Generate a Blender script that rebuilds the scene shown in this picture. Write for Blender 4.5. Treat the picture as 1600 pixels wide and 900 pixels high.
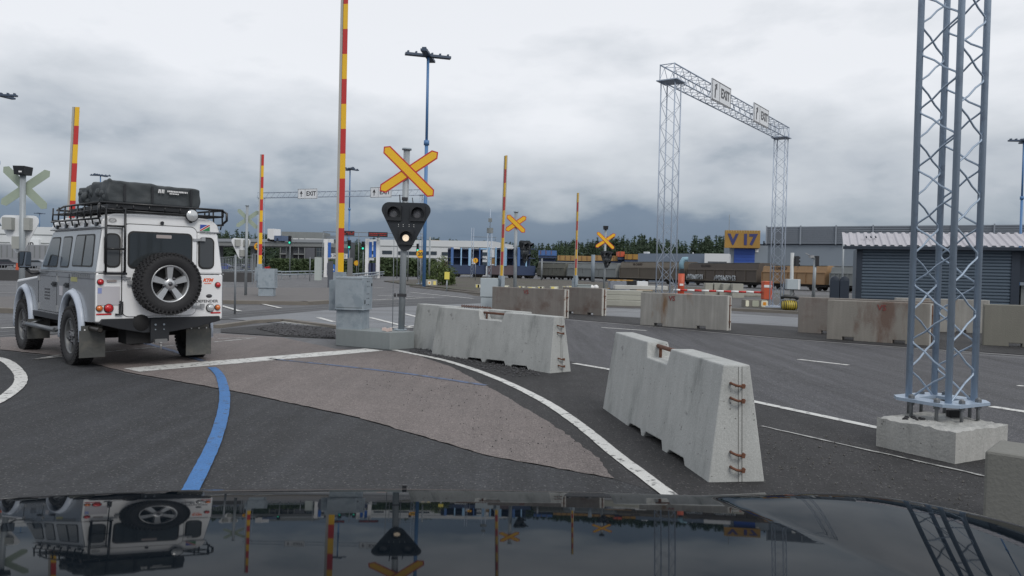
import bpy, bmesh, math, random
from mathutils import Vector, Matrix
random.seed(7)
PI=math.pi; rad=math.radians
for o in list(bpy.data.objects): bpy.data.objects.remove(o)
S=bpy.context.scene; COL=S.collection
# ------------------------------------------------------------ camera
H=1.4; FPX=1230.0; PITCH=rad(1.33); ROLL=rad(1.2)
F_=Vector((0,math.cos(PITCH),-math.sin(PITCH))); R0=Vector((1,0,0)); U0=Vector((0,math.sin(PITCH),math.cos(PITCH)))
R_=R0*math.cos(ROLL)+U0*math.sin(ROLL); U_=R0*(-math.sin(ROLL))+U0*math.cos(ROLL)
cd=bpy.data.cameras.new('camera'); cam=bpy.data.objects.new('camera',cd); COL.objects.link(cam); S.camera=cam
cd.sensor_width=36; cd.lens=36*FPX/1600; cd.clip_start=.05; cd.clip_end=4000
m=Matrix((R_,U_,-F_)).transposed().to_4x4(); m.translation=Vector((0,0,H)); cam.matrix_world=m
# ------------------------------------------------------------ light
W=bpy.data.worlds.new('World'); S.world=W; W.use_nodes=True
SUN_EL=rad(42); SUN_AZ=rad(150)      # azimuth clockwise from +Y: behind the camera, to the right
nt=W.node_tree; N=nt.nodes; L=nt.links; N.clear()
def nn(N,t,**k):
    n=N.new(t)
    for a,b in k.items(): setattr(n,a,b)
    return n
def mth(N,L,op,a,b=None,c=None,clamp=False):
    n=N.new('ShaderNodeMath'); n.operation=op; n.use_clamp=clamp
    for i,v in enumerate((a,b,c)):
        if v is None: continue
        if isinstance(v,(int,float)): n.inputs[i].default_value=v
        else: L.new(v,n.inputs[i])
    return n.outputs[0]
out=nn(N,'ShaderNodeOutputWorld'); bg=nn(N,'ShaderNodeBackground'); bg.inputs[1].default_value=.1
sky=nn(N,'ShaderNodeTexSky',sky_type='NISHITA'); sky.sun_disc=False; sky.sun_elevation=SUN_EL; sky.sun_rotation=SUN_AZ
tc=nn(N,'ShaderNodeTexCoord'); sx=nn(N,'ShaderNodeSeparateXYZ'); L.new(tc.outputs['Generated'],sx.inputs[0])
zc=mth(N,L,'MAXIMUM',sx.outputs[2],0.0)
zz=mth(N,L,'ADD',zc,.20)
px=mth(N,L,'DIVIDE',sx.outputs[0],zz); py=mth(N,L,'DIVIDE',sx.outputs[1],zz)
cb=nn(N,'ShaderNodeCombineXYZ'); L.new(px,cb.inputs[0]); L.new(py,cb.inputs[1])
n1=nn(N,'ShaderNodeTexNoise'); n1.inputs['Scale'].default_value=3.4; n1.inputs['Detail'].default_value=7; n1.inputs['Roughness'].default_value=.5; n1.inputs['Distortion'].default_value=.15
cb2=nn(N,'ShaderNodeCombineXYZ'); L.new(sx.outputs[0],cb2.inputs[0]); L.new(sx.outputs[1],cb2.inputs[1]); L.new(mth(N,L,'MULTIPLY',zc,2.6),cb2.inputs[2]); L.new(cb2.outputs[0],n1.inputs['Vector'])
n2=nn(N,'ShaderNodeTexNoise'); n2.inputs['Scale'].default_value=9; n2.inputs['Detail'].default_value=8; n2.inputs['Roughness'].default_value=.52; n2.inputs['Distortion'].default_value=.2
L.new(cb2.outputs[0],n2.inputs['Vector'])
a=mth(N,L,'MULTIPLY_ADD',n1.outputs[0],.56,-.245); b=mth(N,L,'MULTIPLY_ADD',n2.outputs[0],.22,-.11)
ab=mth(N,L,'ADD',a,b)
# the noise moves the cloud base less where the sky is near the horizon
k=mth(N,L,'MULTIPLY_ADD',zc,3.6,.08,clamp=True); ab2=mth(N,L,'MULTIPLY',ab,k)
t=mth(N,L,'ADD',zc,ab2)
# bright break in the cloud ahead and higher up; brighter sky behind
cr=nn(N,'ShaderNodeValToRGB'); L.new(t,cr.inputs[0]); e=cr.color_ramp
stops=[(0,(.19,.25,.34)),(.035,(.14,.195,.28)),(.075,(.185,.24,.325)),(.095,(.36,.41,.47)),(.125,(.50,.54,.595)),(.17,(.62,.655,.70)),(.23,(.74,.77,.815)),(.31,(.88,.90,.94)),(.6,(.86,.88,.92)),(1,(.78,.82,.88))]
e.elements[0].position=0; e.elements[0].color=(*stops[0][1],1); e.elements[1].position=1; e.elements[1].color=(*stops[-1][1],1)
for p,c in stops[1:-1]: q=e.elements.new(p); q.color=(*c,1)
vm=nn(N,'ShaderNodeVectorMath',operation='MULTIPLY'); L.new(cr.outputs[0],vm.inputs[0]); vm.inputs[1].default_value=(10,10,10)
mx=nn(N,'ShaderNodeMix',data_type='RGBA'); mx.inputs[0].default_value=.94
L.new(sky.outputs[0],mx.inputs[6]); L.new(vm.outputs[0],mx.inputs[7])
L.new(mx.outputs[2],bg.inputs[0]); L.new(bg.outputs[0],out.inputs[0])
sl=bpy.data.lights.new('sun','SUN'); sl.energy=1.3; sl.angle=rad(22); sl.color=(1,.96,.9)
so=bpy.data.objects.new('sun',sl); COL.objects.link(so)
sd=Vector((math.sin(SUN_AZ)*math.cos(SUN_EL),math.cos(SUN_AZ)*math.cos(SUN_EL),math.sin(SUN_EL)))
so.rotation_euler=sd.to_track_quat('Z','Y').to_euler()
S.view_settings.view_transform='Standard'; S.view_settings.look='None'; S.view_settings.exposure=0; S.view_settings.gamma=1
S.render.engine='CYCLES'
# ------------------------------------------------------------ pixel helpers (photograph is 1600x900; they give real world points)
C_=Vector((0,0,H))
def ray(u,v): return F_*FPX+R_*(u-800)+U_*(450-v)
def G(u,v,z=0.0):
    d=ray(u,v); return C_+d*((z-H)/d.z)
def at(u,v,y):
    d=ray(u,v); return C_+d*(y/d.y)
def hz(u): return 421.5+(u-800)*math.tan(ROLL)
# ------------------------------------------------------------ materials
def lin(c): return tuple((x/12.92 if x<=.04045 else ((x+.055)/1.055)**2.4) for x in c)
MATS={}
def mat(name,col,rough=.6,metal=0.,amt=.12,scale=6.,bump=0.,bscale=60.,streak=0.,spec=.5,coat=0.,col2=None,thr=None,emit=0.,speck=0.,alpha=1.,stain=None,pits=0.):
    if name in MATS: return MATS[name]
    m=bpy.data.materials.new(name); m.use_nodes=True; nt=m.node_tree; N=nt.nodes; L=nt.links
    P=N['Principled BSDF']; P.inputs['Roughness'].default_value=rough; P.inputs['Metallic'].default_value=metal
    P.inputs['Specular IOR Level'].default_value=spec; P.inputs['Coat Weight'].default_value=coat
    tc=N.new('ShaderNodeTexCoord'); vec=tc.outputs['Object']
    n=N.new('ShaderNodeTexNoise'); n.inputs['Scale'].default_value=scale; n.inputs['Detail'].default_value=7; n.inputs['Roughness'].default_value=.6; L.new(vec,n.inputs['Vector'])
    f=mth(N,L,'MULTIPLY_ADD',n.outputs[0],2*amt,1-amt)
    if streak:
        mp=N.new('ShaderNodeMapping'); mp.inputs['Scale'].default_value=(7,7,.5); L.new(vec,mp.inputs[0])
        n3=N.new('ShaderNodeTexNoise'); n3.inputs['Scale'].default_value=1.6; n3.inputs['Detail'].default_value=5; L.new(mp.outputs[0],n3.inputs['Vector'])
        f=mth(N,L,'MULTIPLY',f,mth(N,L,'MULTIPLY_ADD',n3.outputs[0],2*streak,1-streak))
    if speck:
        v=N.new('ShaderNodeTexNoise'); v.inputs['Scale'].default_value=130; v.inputs['Detail'].default_value=3; L.new(vec,v.inputs['Vector'])
        f=mth(N,L,'MULTIPLY',f,mth(N,L,'MULTIPLY_ADD',v.outputs[0],2*speck*1.6,1-speck*1.6))
    vm=N.new('ShaderNodeVectorMath'); vm.operation='SCALE'; vm.inputs[0].default_value=col[:3]; L.new(f,vm.inputs['Scale'])
    cur=vm.outputs[0]
    if col2:
        n4=N.new('ShaderNodeTexNoise'); n4.inputs['Scale'].default_value=thr[1]; n4.inputs['Detail'].default_value=9; n4.inputs['Roughness'].default_value=.65
        if len(thr)>3:
            mp=N.new('ShaderNodeMapping'); mp.inputs['Scale'].default_value=thr[3]; L.new(vec,mp.inputs[0]); L.new(mp.outputs[0],n4.inputs['Vector'])
        else: L.new(vec,n4.inputs['Vector'])
        r=N.new('ShaderNodeMapRange'); r.inputs['From Min'].default_value=thr[0]; r.inputs['From Max'].default_value=thr[0]+thr[2]; L.new(n4.outputs[0],r.inputs[0])
        mx=N.new('ShaderNodeMix'); mx.data_type='RGBA'; L.new(r.outputs[0],mx.inputs[0]); L.new(cur,mx.inputs[6]); mx.inputs[7].default_value=(*col2,1); cur=mx.outputs[2]
    if pits:
        vo=N.new('ShaderNodeTexVoronoi'); vo.inputs['Scale'].default_value=24; L.new(vec,vo.inputs['Vector'])
        sp=N.new('ShaderNodeSeparateColor'); L.new(vo.outputs['Color'],sp.inputs[0])
        pa=mth(N,L,'MULTIPLY',mth(N,L,'GREATER_THAN',sp.outputs[0],.66),mth(N,L,'LESS_THAN',vo.outputs['Distance'],mth(N,L,'MULTIPLY',sp.outputs[1],.20)))
        mx=N.new('ShaderNodeMix'); mx.data_type='RGBA'; L.new(mth(N,L,'MULTIPLY',pa,pits),mx.inputs[0]); L.new(cur,mx.inputs[6]); mx.inputs[7].default_value=(.09,.088,.08,1); cur=mx.outputs[2]
        n5=N.new('ShaderNodeTexNoise'); n5.inputs['Scale'].default_value=1.4; n5.inputs['Detail'].default_value=8; n5.inputs['Roughness'].default_value=.7; mp=N.new('ShaderNodeMapping'); mp.inputs['Scale'].default_value=(2.6,2.6,.9); L.new(vec,mp.inputs[0]); L.new(mp.outputs[0],n5.inputs['Vector'])
        r=N.new('ShaderNodeMapRange'); r.inputs[1].default_value=.52; r.inputs[2].default_value=.72; r.inputs[3].default_value=0; r.inputs[4].default_value=.85; L.new(n5.outputs[0],r.inputs[0])
        mx=N.new('ShaderNodeMix'); mx.data_type='RGBA'; mx.blend_type='MULTIPLY'; L.new(r.outputs[0],mx.inputs[0]); L.new(cur,mx.inputs[6]); mx.inputs[7].default_value=(.55,.57,.56,1); cur=mx.outputs[2]
    L.new(cur,P.inputs['Base Color'])
    if bump:
        bn=N.new('ShaderNodeTexNoise'); bn.inputs['Scale'].default_value=bscale; bn.inputs['Detail'].default_value=5; L.new(vec,bn.inputs['Vector'])
        bp=N.new('ShaderNodeBump'); bp.inputs['Strength'].default_value=bump; bp.inputs['Distance'].default_value=.02; L.new(bn.outputs[0],bp.inputs['Height']); L.new(bp.outputs[0],P.inputs['Normal'])
    if emit: L.new(cur,P.inputs['Emission Color']); P.inputs['Emission Strength'].default_value=emit
    if alpha<1: P.inputs['Alpha'].default_value=alpha
    MATS[name]=m; return m
M=mat
def asphalt(name,col,rough=.75,ang=0.,grain=.5,patch=.25,streak=.25,agg=(.25,.25,.24),aggt=.64,cracks=.5,bump=.6,patch_s=.35,bigcrack=.16):
    m=bpy.data.materials.new(name); m.use_nodes=True; nt=m.node_tree; N=nt.nodes; L=nt.links; P=N['Principled BSDF']
    tc=N.new('ShaderNodeTexCoord'); vec=tc.outputs['Object']
    def noise(sc,det=4,ro=.6,mp=None,rz=0):
        n=N.new('ShaderNodeTexNoise'); n.inputs['Scale'].default_value=sc; n.inputs['Detail'].default_value=det; n.inputs['Roughness'].default_value=ro
        if mp: q=N.new('ShaderNodeMapping'); q.inputs['Scale'].default_value=mp; q.inputs['Rotation'].default_value=(0,0,rz); L.new(vec,q.inputs[0]); L.new(q.outputs[0],n.inputs['Vector'])
        else: L.new(vec,n.inputs['Vector'])
        return n.outputs[0]
    def rng(v,a,b,c,d):
        r=N.new('ShaderNodeMapRange'); L.new(v,r.inputs[0]); r.inputs[1].default_value=a; r.inputs[2].default_value=b; r.inputs[3].default_value=c; r.inputs[4].default_value=d; return r.outputs[0]
    g1=noise(75,2,.7); g2=noise(28,3,.7); big=noise(patch_s,5,.55); mid=noise(2.6,6,.62); st=noise(1.2,5,.6,(2.6,.16,1),ang); st2=noise(3.5,4,.6,(3.,.10,1),ang+.25)
    f=rng(g1,.30,.70,1-grain,1+grain); f=mth(N,L,'MULTIPLY',f,rng(g2,.3,.7,1-grain*.45,1+grain*.45))
    f=mth(N,L,'MULTIPLY',f,rng(big,.32,.68,1-patch,1+patch)); f=mth(N,L,'MULTIPLY',f,rng(mid,.3,.7,1-patch*.6,1+patch*.6))
    f=mth(N,L,'MULTIPLY',f,rng(st,.35,.65,1-streak,1+streak)); f=mth(N,L,'MULTIPLY',f,rng(st2,.35,.65,1-streak*.5,1+streak*.5))
    vm=N.new('ShaderNodeVectorMath'); vm.operation='SCALE'; vm.inputs[0].default_value=col; L.new(f,vm.inputs['Scale']); cur=vm.outputs[0]
    # pale aggregate chips
    vo=N.new('ShaderNodeTexVoronoi'); vo.inputs['Scale'].default_value=62; L.new(vec,vo.inputs['Vector'])
    sp=N.new('ShaderNodeSeparateColor'); L.new(vo.outputs['Color'],sp.inputs[0])
    a=mth(N,L,'GREATER_THAN',sp.outputs[0],1-(1-aggt)*.5); b_=mth(N,L,'LESS_THAN',vo.outputs['Distance'],.38); a=mth(N,L,'MULTIPLY',a,b_); a=mth(N,L,'MULTIPLY',a,.6)
    mx=N.new('ShaderNodeMix'); mx.data_type='RGBA'; L.new(a,mx.inputs[0]); L.new(cur,mx.inputs[6]); mx.inputs[7].default_value=(*agg,1); cur=mx.outputs[2]
    # hairline cracks
    wv=N.new('ShaderNodeVectorMath'); wv.operation='SCALE'; nz=N.new('ShaderNodeTexNoise'); nz.inputs['Scale'].default_value=1.5; nz.inputs['Detail'].default_value=6; L.new(vec,nz.inputs['Vector']); L.new(nz.outputs['Color'],wv.inputs[0]); wv.inputs['Scale'].default_value=1.6
    ad=N.new('ShaderNodeVectorMath'); L.new(vec,ad.inputs[0]); L.new(wv.outputs[0],ad.inputs[1])
    v2=N.new('ShaderNodeTexVoronoi'); v2.feature='DISTANCE_TO_EDGE'; v2.inputs['Scale'].default_value=bigcrack; L.new(ad.outputs[0],v2.inputs['Vector'])
    ck=mth(N,L,'MULTIPLY',rng(v2.outputs['Distance'],.0008,.0026,1,0),mth(N,L,'MULTIPLY',rng(mid,.42,.52,0,1),cracks))
    mx=N.new('ShaderNodeMix'); mx.data_type='RGBA'; L.new(ck,mx.inputs[0]); L.new(cur,mx.inputs[6]); mx.inputs[7].default_value=(.012,.012,.012,1); cur=mx.outputs[2]
    L.new(cur,P.inputs['Base Color'])
    L.new(rng(big,.35,.65,rough-.08,rough+.08),P.inputs['Roughness'])
    bp=N.new('ShaderNodeBump'); bp.inputs['Strength'].default_value=bump; bp.inputs['Distance'].default_value=.012; L.new(g1,bp.inputs['Height']); L.new(bp.outputs[0],P.inputs['Normal'])
    MATS[name]=m; return m
asph_mid=asphalt('road_asphalt',(.085,.086,.092),.7,0.3,.35,.22,.22)
asph_main=asphalt('main_road_asphalt',(.050,.050,.056),.72,1.0,.4,.16,.28,cracks=.8)
asph_dark=asphalt('new_asphalt',(.024,.0255,.029),.8,.5,.6,.28,.26,agg=(.16,.16,.16),aggt=.75,cracks=.0)
asph_black=asphalt('patch_asphalt',(.024,.0235,.025),.82,-.5,.5,.35,.2,agg=(.17,.165,.16),aggt=.8,cracks=.3,patch_s=1.1)
asph_red=asphalt('red_aggregate_asphalt',(.150,.129,.123),.82,.5,.50,.14,.09,agg=(.34,.30,.28),aggt=.6,cracks=.25)
asph_light=M('pale_concrete_strip',(.15,.155,.17),.6,0,.12,1.,.2,60,speck=.2)
wetroad=M('wet_asphalt',(.10,.107,.12),.42,0,.2,.6,.3,80,speck=.2,col2=(.05,.052,.057),thr=(.5,.5,.1,(.3,2.5,1)))
track_m=M('crossing_asphalt',(.034,.036,.040),.6,0,.25,.8,.4,80,speck=.3,col2=(.06,.062,.068),thr=(.58,.7,.06,(.2,3,1)))
verge=M('verge_gravel',(.075,.067,.057),.95,0,.35,1.2,.6,40,speck=.4,col2=(.055,.062,.03),thr=(.52,.25,.1))
paintw=M('road_paint_white',(.58,.58,.56),.6,0,.22,4,.3,90,speck=.3,col2=(.10,.10,.10),thr=(.555,14,.07))
paintw2=M('worn_road_paint',(.38,.38,.37),.7,0,.2,3,.3,90,speck=.3,col2=(.07,.07,.07),thr=(.48,9,.14))
paintb=M('road_paint_blue',(.035,.15,.38),.6,0,.25,4,.4,90,speck=.35,col2=(.04,.06,.09),thr=(.56,16,.09))
paintb2=M('faded_road_paint_blue',(.09,.13,.23),.7,0,.15,5,.3,90,speck=.3,col2=(.07,.068,.068),thr=(.50,9,.1))
curb=M('kerb_stone',(.17,.155,.135),.85,0,.25,2,.4,60,speck=.2)
conc=M('precast_concrete',(.385,.395,.385),.85,0,.16,2.2,.16,45,streak=.14,speck=.22,col2=(.12,.12,.115),thr=(.67,3.0,.08),pits=.75)
conc_old=M('old_grey_concrete',(.275,.268,.25),.9,0,.22,1.6,.3,40,streak=.32,speck=.1,col2=(.17,.105,.06),thr=(.55,1.9,.16,(1.2,1.2,.25)))
conc_red=M('old_reddish_concrete',(.200,.182,.166),.9,0,.25,1.4,.3,40,streak=.2,speck=.1,col2=(.135,.10,.085),thr=(.5,1.6,.2))
conc_edge=M('pale_concrete_edge',(.46,.45,.42),.85,0,.2,3,.2,40,col2=(.22,.12,.07),thr=(.6,3,.1))
conc_base=M('foundation_concrete',(.38,.38,.365),.88,0,.2,3,.3,40,streak=.12,speck=.2,col2=(.16,.155,.145),thr=(.62,3,.1),pits=.6)
conc_dull=M('windscreen_dimmed_concrete',(.17,.17,.155),.8,0,.15,2,.2,50,streak=.12)  # dry concrete; dimming by the windscreen is put into this darker colour
rust=M('rusty_iron',(.14,.06,.035),.85,0,.35,18,.6,80)
steel_b=M('blue_grey_galvanised',(.34,.42,.52),.42,.25,.14,5,.05,40,streak=.06,col2=(.27,.33,.42),thr=(.56,6,.1))
steel_b2=M('grey_galvanised_lattice',(.40,.46,.55),.5,.25,.1,5)
galv=M('galvanised_steel',(.33,.38,.42),.48,.25,.2,7,.05,30,col2=(.26,.31,.35),thr=(.5,4,.1))
galv_l=M('light_grey_cabinet_paint',(.38,.43,.46),.55,0,.1,5)
cabg=M('grey_green_cabinet',(.30,.34,.34),.6,0,.1,4)
polem=M('galvanised_pole',(.30,.33,.35),.5,.2,.15,9,streak=.1)
yel=M('signal_yellow',(.82,.48,.02),.45,0,.06,5)
red=M('signal_red',(.52,.035,.03),.45,0,.06,5)
whitep=M('white_plastic',(.75,.75,.75),.45,0,.05,5)
whiteg=M('sign_white',(.72,.74,.76),.5,0,.03,5)
blk=M('matt_black',(.016,.018,.022),.5,0,.15,8)
blk_s=M('signal_black',(.018,.022,.027),.45,0,.1,8)
blkg=M('glossy_black_tube',(.012,.013,.015),.3,0,.1,8)
tyre_m=M('tyre_rubber',(.018,.018,.020),.75,0,.2,12,.2,50)
alloy=M('alloy_rim',(.55,.56,.57),.32,.7,.05,9)
alloy_d=M('dull_brake_drum',(.028,.028,.03),.5,.3,.2,9)
paint_w=M('white_car_paint',(.80,.81,.82),.28,0,.04,1.5,coat=.4)
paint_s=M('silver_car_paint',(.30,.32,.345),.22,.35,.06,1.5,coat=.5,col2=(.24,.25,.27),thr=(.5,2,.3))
paint_f=M('pale_wheel_arch_plastic',(.44,.49,.57),.35,0,.05,2)
glass=M('tinted_car_glass',(.03,.035,.038),.04,0,.1,3,spec=.8)
rubber=M('black_rubber_seal',(.02,.02,.02),.6)
canvas=M('dark_grey_canvas',(.044,.052,.057),.62,0,.18,3,.35,9,streak=.1)
flap=M('mudflap_rubber',(.075,.078,.075),.7,0,.3,7,.2,30,col2=(.13,.125,.11),thr=(.5,5,.2))
redl=M('red_lens',(.50,.015,.02),.15,0,.05,5,spec=.8)
orl=M('orange_lens',(.62,.16,.03),.15,0,.05,5,spec=.8)
clearl=M('clear_lens',(.55,.57,.58),.12,.3,.05,5,spec=.8)
lampw=M('lit_lens',(.95,.78,.58),.3,0,.45,45,emit=.75)
green_l=M('lit_green_lens',(.05,.85,.55),.3,emit=.9)
red_led=M('lit_red_led',(.5,.04,.03),.4,emit=.12)
bluep=M('blue_mast_paint',(.085,.20,.40),.45,0,.08,3)
bluer=M('blue_sign',(.03,.13,.46),.5)
orange=M('orange_sign',(.78,.30,.02),.5)
dull_y=M('faded_yellow_cladding',(.31,.175,.035),.6,0,.18,.6,streak=.1)
navy=M('navy_lettering',(.035,.04,.14),.5)
doorblue=M('blue_roller_door',(.02,.07,.32),.5,0,.06,2)
wall_g=M('grey_metal_cladding',(.20,.235,.275),.6,0,.06,.25)
wall_g2=M('louvre_cladding',(.19,.215,.25),.6,0,.08,.3)
shedm=M('slate_blue_cladding',(.085,.115,.15),.5,0,.08,2)
shedd=M('dark_blue_trim',(.018,.028,.045),.55,0,.1,2)
shedr=M('pale_roof_sheet',(.40,.39,.42),.55,0,.15,1,streak=.1)
bw=M('white_cladding',(.62,.64,.65),.6,0,.06,.3)
bd=M('dark_facade',(.07,.075,.085),.5,0,.1,.3)
bglass=M('facade_glass',(.045,.06,.075),.2,0,.2,.4)
leaf=M('foliage',(.055,.085,.032),.7,0,.35,1.2,col2=(.035,.06,.028),thr=(.5,.8,.2))
conif=M('conifer_foliage',(.026,.048,.024),.8,0,.4,.15,col2=(.042,.07,.028),thr=(.5,.08,.15))
grassm=M('rough_grass',(.07,.085,.035),.9,0,.4,1.5,col2=(.10,.085,.05),thr=(.5,.9,.15))
trunkm=M('bark',(.08,.06,.045),.9)
wbrown=M('brown_wagon_paint',(.105,.088,.068),.7,0,.18,.7,streak=.18)
wbrown_l=M('light_brown_wagon_paint',(.165,.142,.112),.7,0,.18,.7,streak=.15)
wdark=M('dark_brown_wagon_paint',(.082,.066,.055),.7,0,.2,.7,streak=.2)
worange=M('rusty_tan_wagon_paint',(.32,.20,.105),.7,0,.25,.7,streak=.2,col2=(.12,.07,.045),thr=(.58,.7,.08))
wgrey=M('grey_wagon_paint',(.20,.215,.215),.7,0,.15,.7,streak=.15)
wolive=M('olive_grey_wagon_paint',(.115,.115,.098),.7,0,.2,.7,streak=.2,col2=(.22,.22,.2),thr=(.62,1.4,.05))
graf=M('pale_graffiti_paint',(.50,.53,.55),.6,0,.2,3)
bluelt=M('light_blue_post',(.30,.50,.72),.5,0,.1,2)
bluedk=M('dark_blue_frame',(.03,.05,.11),.6,0,.2,1)
tanw=M('orange_container',(.33,.20,.07),.6,0,.25,.6)
orr=M('orange_red_box',(.50,.09,.04),.5,0,.08,3)
yelp=M('yellow_drum',(.42,.33,.04),.5,0,.15,8)
paleback=M('pale_sign_back',(.33,.39,.31),.6,0,.1,4)
refl_y=M('yellow_reflector',(.80,.68,.22),.4)
refl_w=M('white_reflector',(.78,.76,.60),.4)
blockc=M('pale_block_concrete',(.34,.34,.30),.85,0,.25,1.5,.3,30,speck=.1)
palletc=M('grey_paving_blocks',(.22,.24,.28),.8,0,.2,2)
wood=M('pallet_wood',(.35,.22,.10),.8,0,.2,5)
stone=M('crushed_stone',(.075,.075,.08),.85,0,.5,9)
rubb=M('asphalt_rubble',(.025,.025,.028),.9,0,.3,9)
hoodm=M('dark_car_paint',(.004,.0065,.0095),.026,0,.0,2,spec=.5)
hoodm.node_tree.nodes['Principled BSDF'].inputs['IOR'].default_value=1.095
carred=M('red_car_paint',(.45,.02,.02),.3,coat=.5)
stick_r=M('orange_red_sticker',(.75,.12,.03),.4); stick_k=M('dark_lettering',(.05,.05,.055),.4); stick_g=M('green_sticker',(.03,.22,.08),.4); stick_b=M('blue_sticker',(.04,.08,.38),.4)
vsred=M('faded_red_paint',(.21,.05,.045),.7,0,.3,8)
plate_m=M('blurred_white_plate',(.50,.49,.52),.5,0,.05,3)
fencem=M('grey_fence',(.22,.24,.26),.5,.2)
# ------------------------------------------------------------ mesh builder
class MB:
    def __init__(s): s.v=[]; s.f=[]; s.sm=[]
    def add(s,vs,fs,M_=None,smooth=False):
        o=len(s.v)
        for v in vs:
            v=Vector(v)
            if M_ is not None: v=M_@v
            s.v.append(v)
        for f in fs: s.f.append([i+o for i in f]); s.sm.append(smooth)
        return s
    def box(s,c,d,M_=None,taper=1.0):
        x,y,z=c; a,b,h=d[0]/2,d[1]/2,d[2]/2; t=taper
        vs=[(x-a,y-b,z-h),(x+a,y-b,z-h),(x+a,y+b,z-h),(x-a,y+b,z-h),(x-a*t,y-b*t,z+h),(x+a*t,y-b*t,z+h),(x+a*t,y+b*t,z+h),(x-a*t,y+b*t,z+h)]
        return s.add(vs,[(3,2,1,0),(4,5,6,7),(0,1,5,4),(1,2,6,5),(2,3,7,6),(3,0,4,7)],M_)
    def tube(s,pts,r,n=8,closed=False,r1=None,cap=True,M_=None):
        pts=[Vector(p) for p in pts]; k=len(pts); vs=[]; fs=[]; prev=None
        for i,p in enumerate(pts):
            if closed: d=pts[(i+1)%k]-pts[i-1]
            else: d=pts[min(i+1,k-1)]-pts[max(i-1,0)]
            d.normalize()
            if prev is None: ax=Vector((0,0,1)) if abs(d.z)<.9 else Vector((1,0,0)); a=d.cross(ax).normalized()
            else: a=(prev-d*prev.dot(d)).normalized()
            prev=a; b=d.cross(a)
            rr=r if r1 is None else r+(r1-r)*i/(k-1)
            for j in range(n): q=2*PI*j/n; vs.append(p+a*(rr*math.cos(q))+b*(rr*math.sin(q)))
        m=k if closed else k-1
        for i in range(m):
            for j in range(n):
                fs.append((i*n+j,i*n+(j+1)%n,((i+1)%k)*n+(j+1)%n,((i+1)%k)*n+j))
        s.add(vs,fs,M_,True)
        if cap and not closed:
            o=len(s.v)-k*n
            s.f.append([o+j for j in range(n)][::-1]); s.sm.append(False); s.f.append([o+(k-1)*n+j for j in range(n)]); s.sm.append(False)
        return s
    def prism(s,poly,h,M_=None):      # polygon in xy, extruded along z 0..h
        n=len(poly); vs=[(p[0],p[1],0) for p in poly]+[(p[0],p[1],h) for p in poly]
        fs=[tuple(range(n))[::-1],tuple(range(n,2*n))]+[(i,(i+1)%n,n+(i+1)%n,n+i) for i in range(n)]
        return s.add(vs,fs,M_)
    def lathe(s,prof,n=32,M_=None,close=False,smooth=True):  # profile (r,z) about z
        vs=[]; fs=[]; k=len(prof)
        for i in range(n):
            a=2*PI*i/n
            for r,z in prof: vs.append((r*math.cos(a),r*math.sin(a),z))
        for i in range(n):
            j=(i+1)%n
            for q in range(k if close else k-1):
                q2=(q+1)%k; fs.append((i*k+q,j*k+q,j*k+q2,i*k+q2))
        return s.add(vs,fs,M_,smooth)
    def disc(s,c,r,nrm,h=.01,n=20):
        M_=Matrix.Translation(Vector(c))@Vector(nrm).to_track_quat('Z','Y').to_matrix().to_4x4()
        return s.prism([(r*math.cos(2*PI*i/n),r*math.sin(2*PI*i/n)) for i in range(n)],h,M_)
    def text(s,txt,size,M_,ext=.002,bold=.0,sx=1.,align='CENTER',shear=0):
        c=bpy.data.curves.new('t','FONT'); c.body=txt; c.size=size; c.extrude=ext; c.offset=bold; c.align_x=align; c.align_y='CENTER'; c.resolution_u=3; c.shear=shear
        o=bpy.data.objects.new('t',c); COL.objects.link(o); bpy.context.view_layer.update()
        me=o.to_mesh(); vs=[(v.co.x*sx,v.co.y,v.co.z) for v in me.vertices]; fs=[tuple(p.vertices) for p in me.polygons]
        s.add(vs,fs,M_); o.to_mesh_clear(); bpy.data.objects.remove(o); bpy.data.curves.remove(c); return s
    def build(s,name,mt,parent=None,bevel=0,kind=None):
        me=bpy.data.meshes.new(name); me.from_pydata([tuple(v) for v in s.v],[],s.f); me.materials.append(mt)
        me.polygons.foreach_set('use_smooth',s.sm); me.update()
        o=bpy.data.objects.new(name,me); COL.objects.link(o)
        if parent: o.parent=parent
        if bevel:
            b=o.modifiers.new('bevel','BEVEL'); b.width=bevel; b.segments=2; b.limit_method='ANGLE'; b.angle_limit=rad(35)
        if kind: o['kind']=kind
        return o
def fr(o,xd,zd):    # frame: local x -> xd, local z (normal) -> zd, y -> up-ish
    x=Vector(xd).normalized(); z=Vector(zd); z=(z-x*z.dot(x)).normalized(); y=z.cross(x)
    m=Matrix((x,y,z)).transposed().to_4x4(); m.translation=Vector(o); return m
def tag(o,label,cat,group=None):
    o['label']=label; o['category']=cat
    if group: o['group']=group
    return o
def thing(name,label,cat,loc=(0,0,0),rz=0,group=None,tilt=(0,0)):
    o=bpy.data.objects.new(name,None); COL.objects.link(o); o.empty_display_size=.2
    o.location=loc; o.rotation_euler=(tilt[0],tilt[1],rz); tag(o,label,cat,group); return o
def kids(o): return [c for c in COL.objects if c.parent==o]
def dup(root,loc,rz,label,scale=None,tilt=None):
    r=root.copy(); COL.objects.link(r); r.location=loc; r.rotation_euler=(*(tilt or (0,0)),rz); r['label']=label
    if scale: r.scale=scale
    for ch in kids(root):
        c=ch.copy(); COL.objects.link(c); c.parent=r
        for g in kids(ch):
            d=g.copy(); COL.objects.link(d); d.parent=c
    return r
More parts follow.
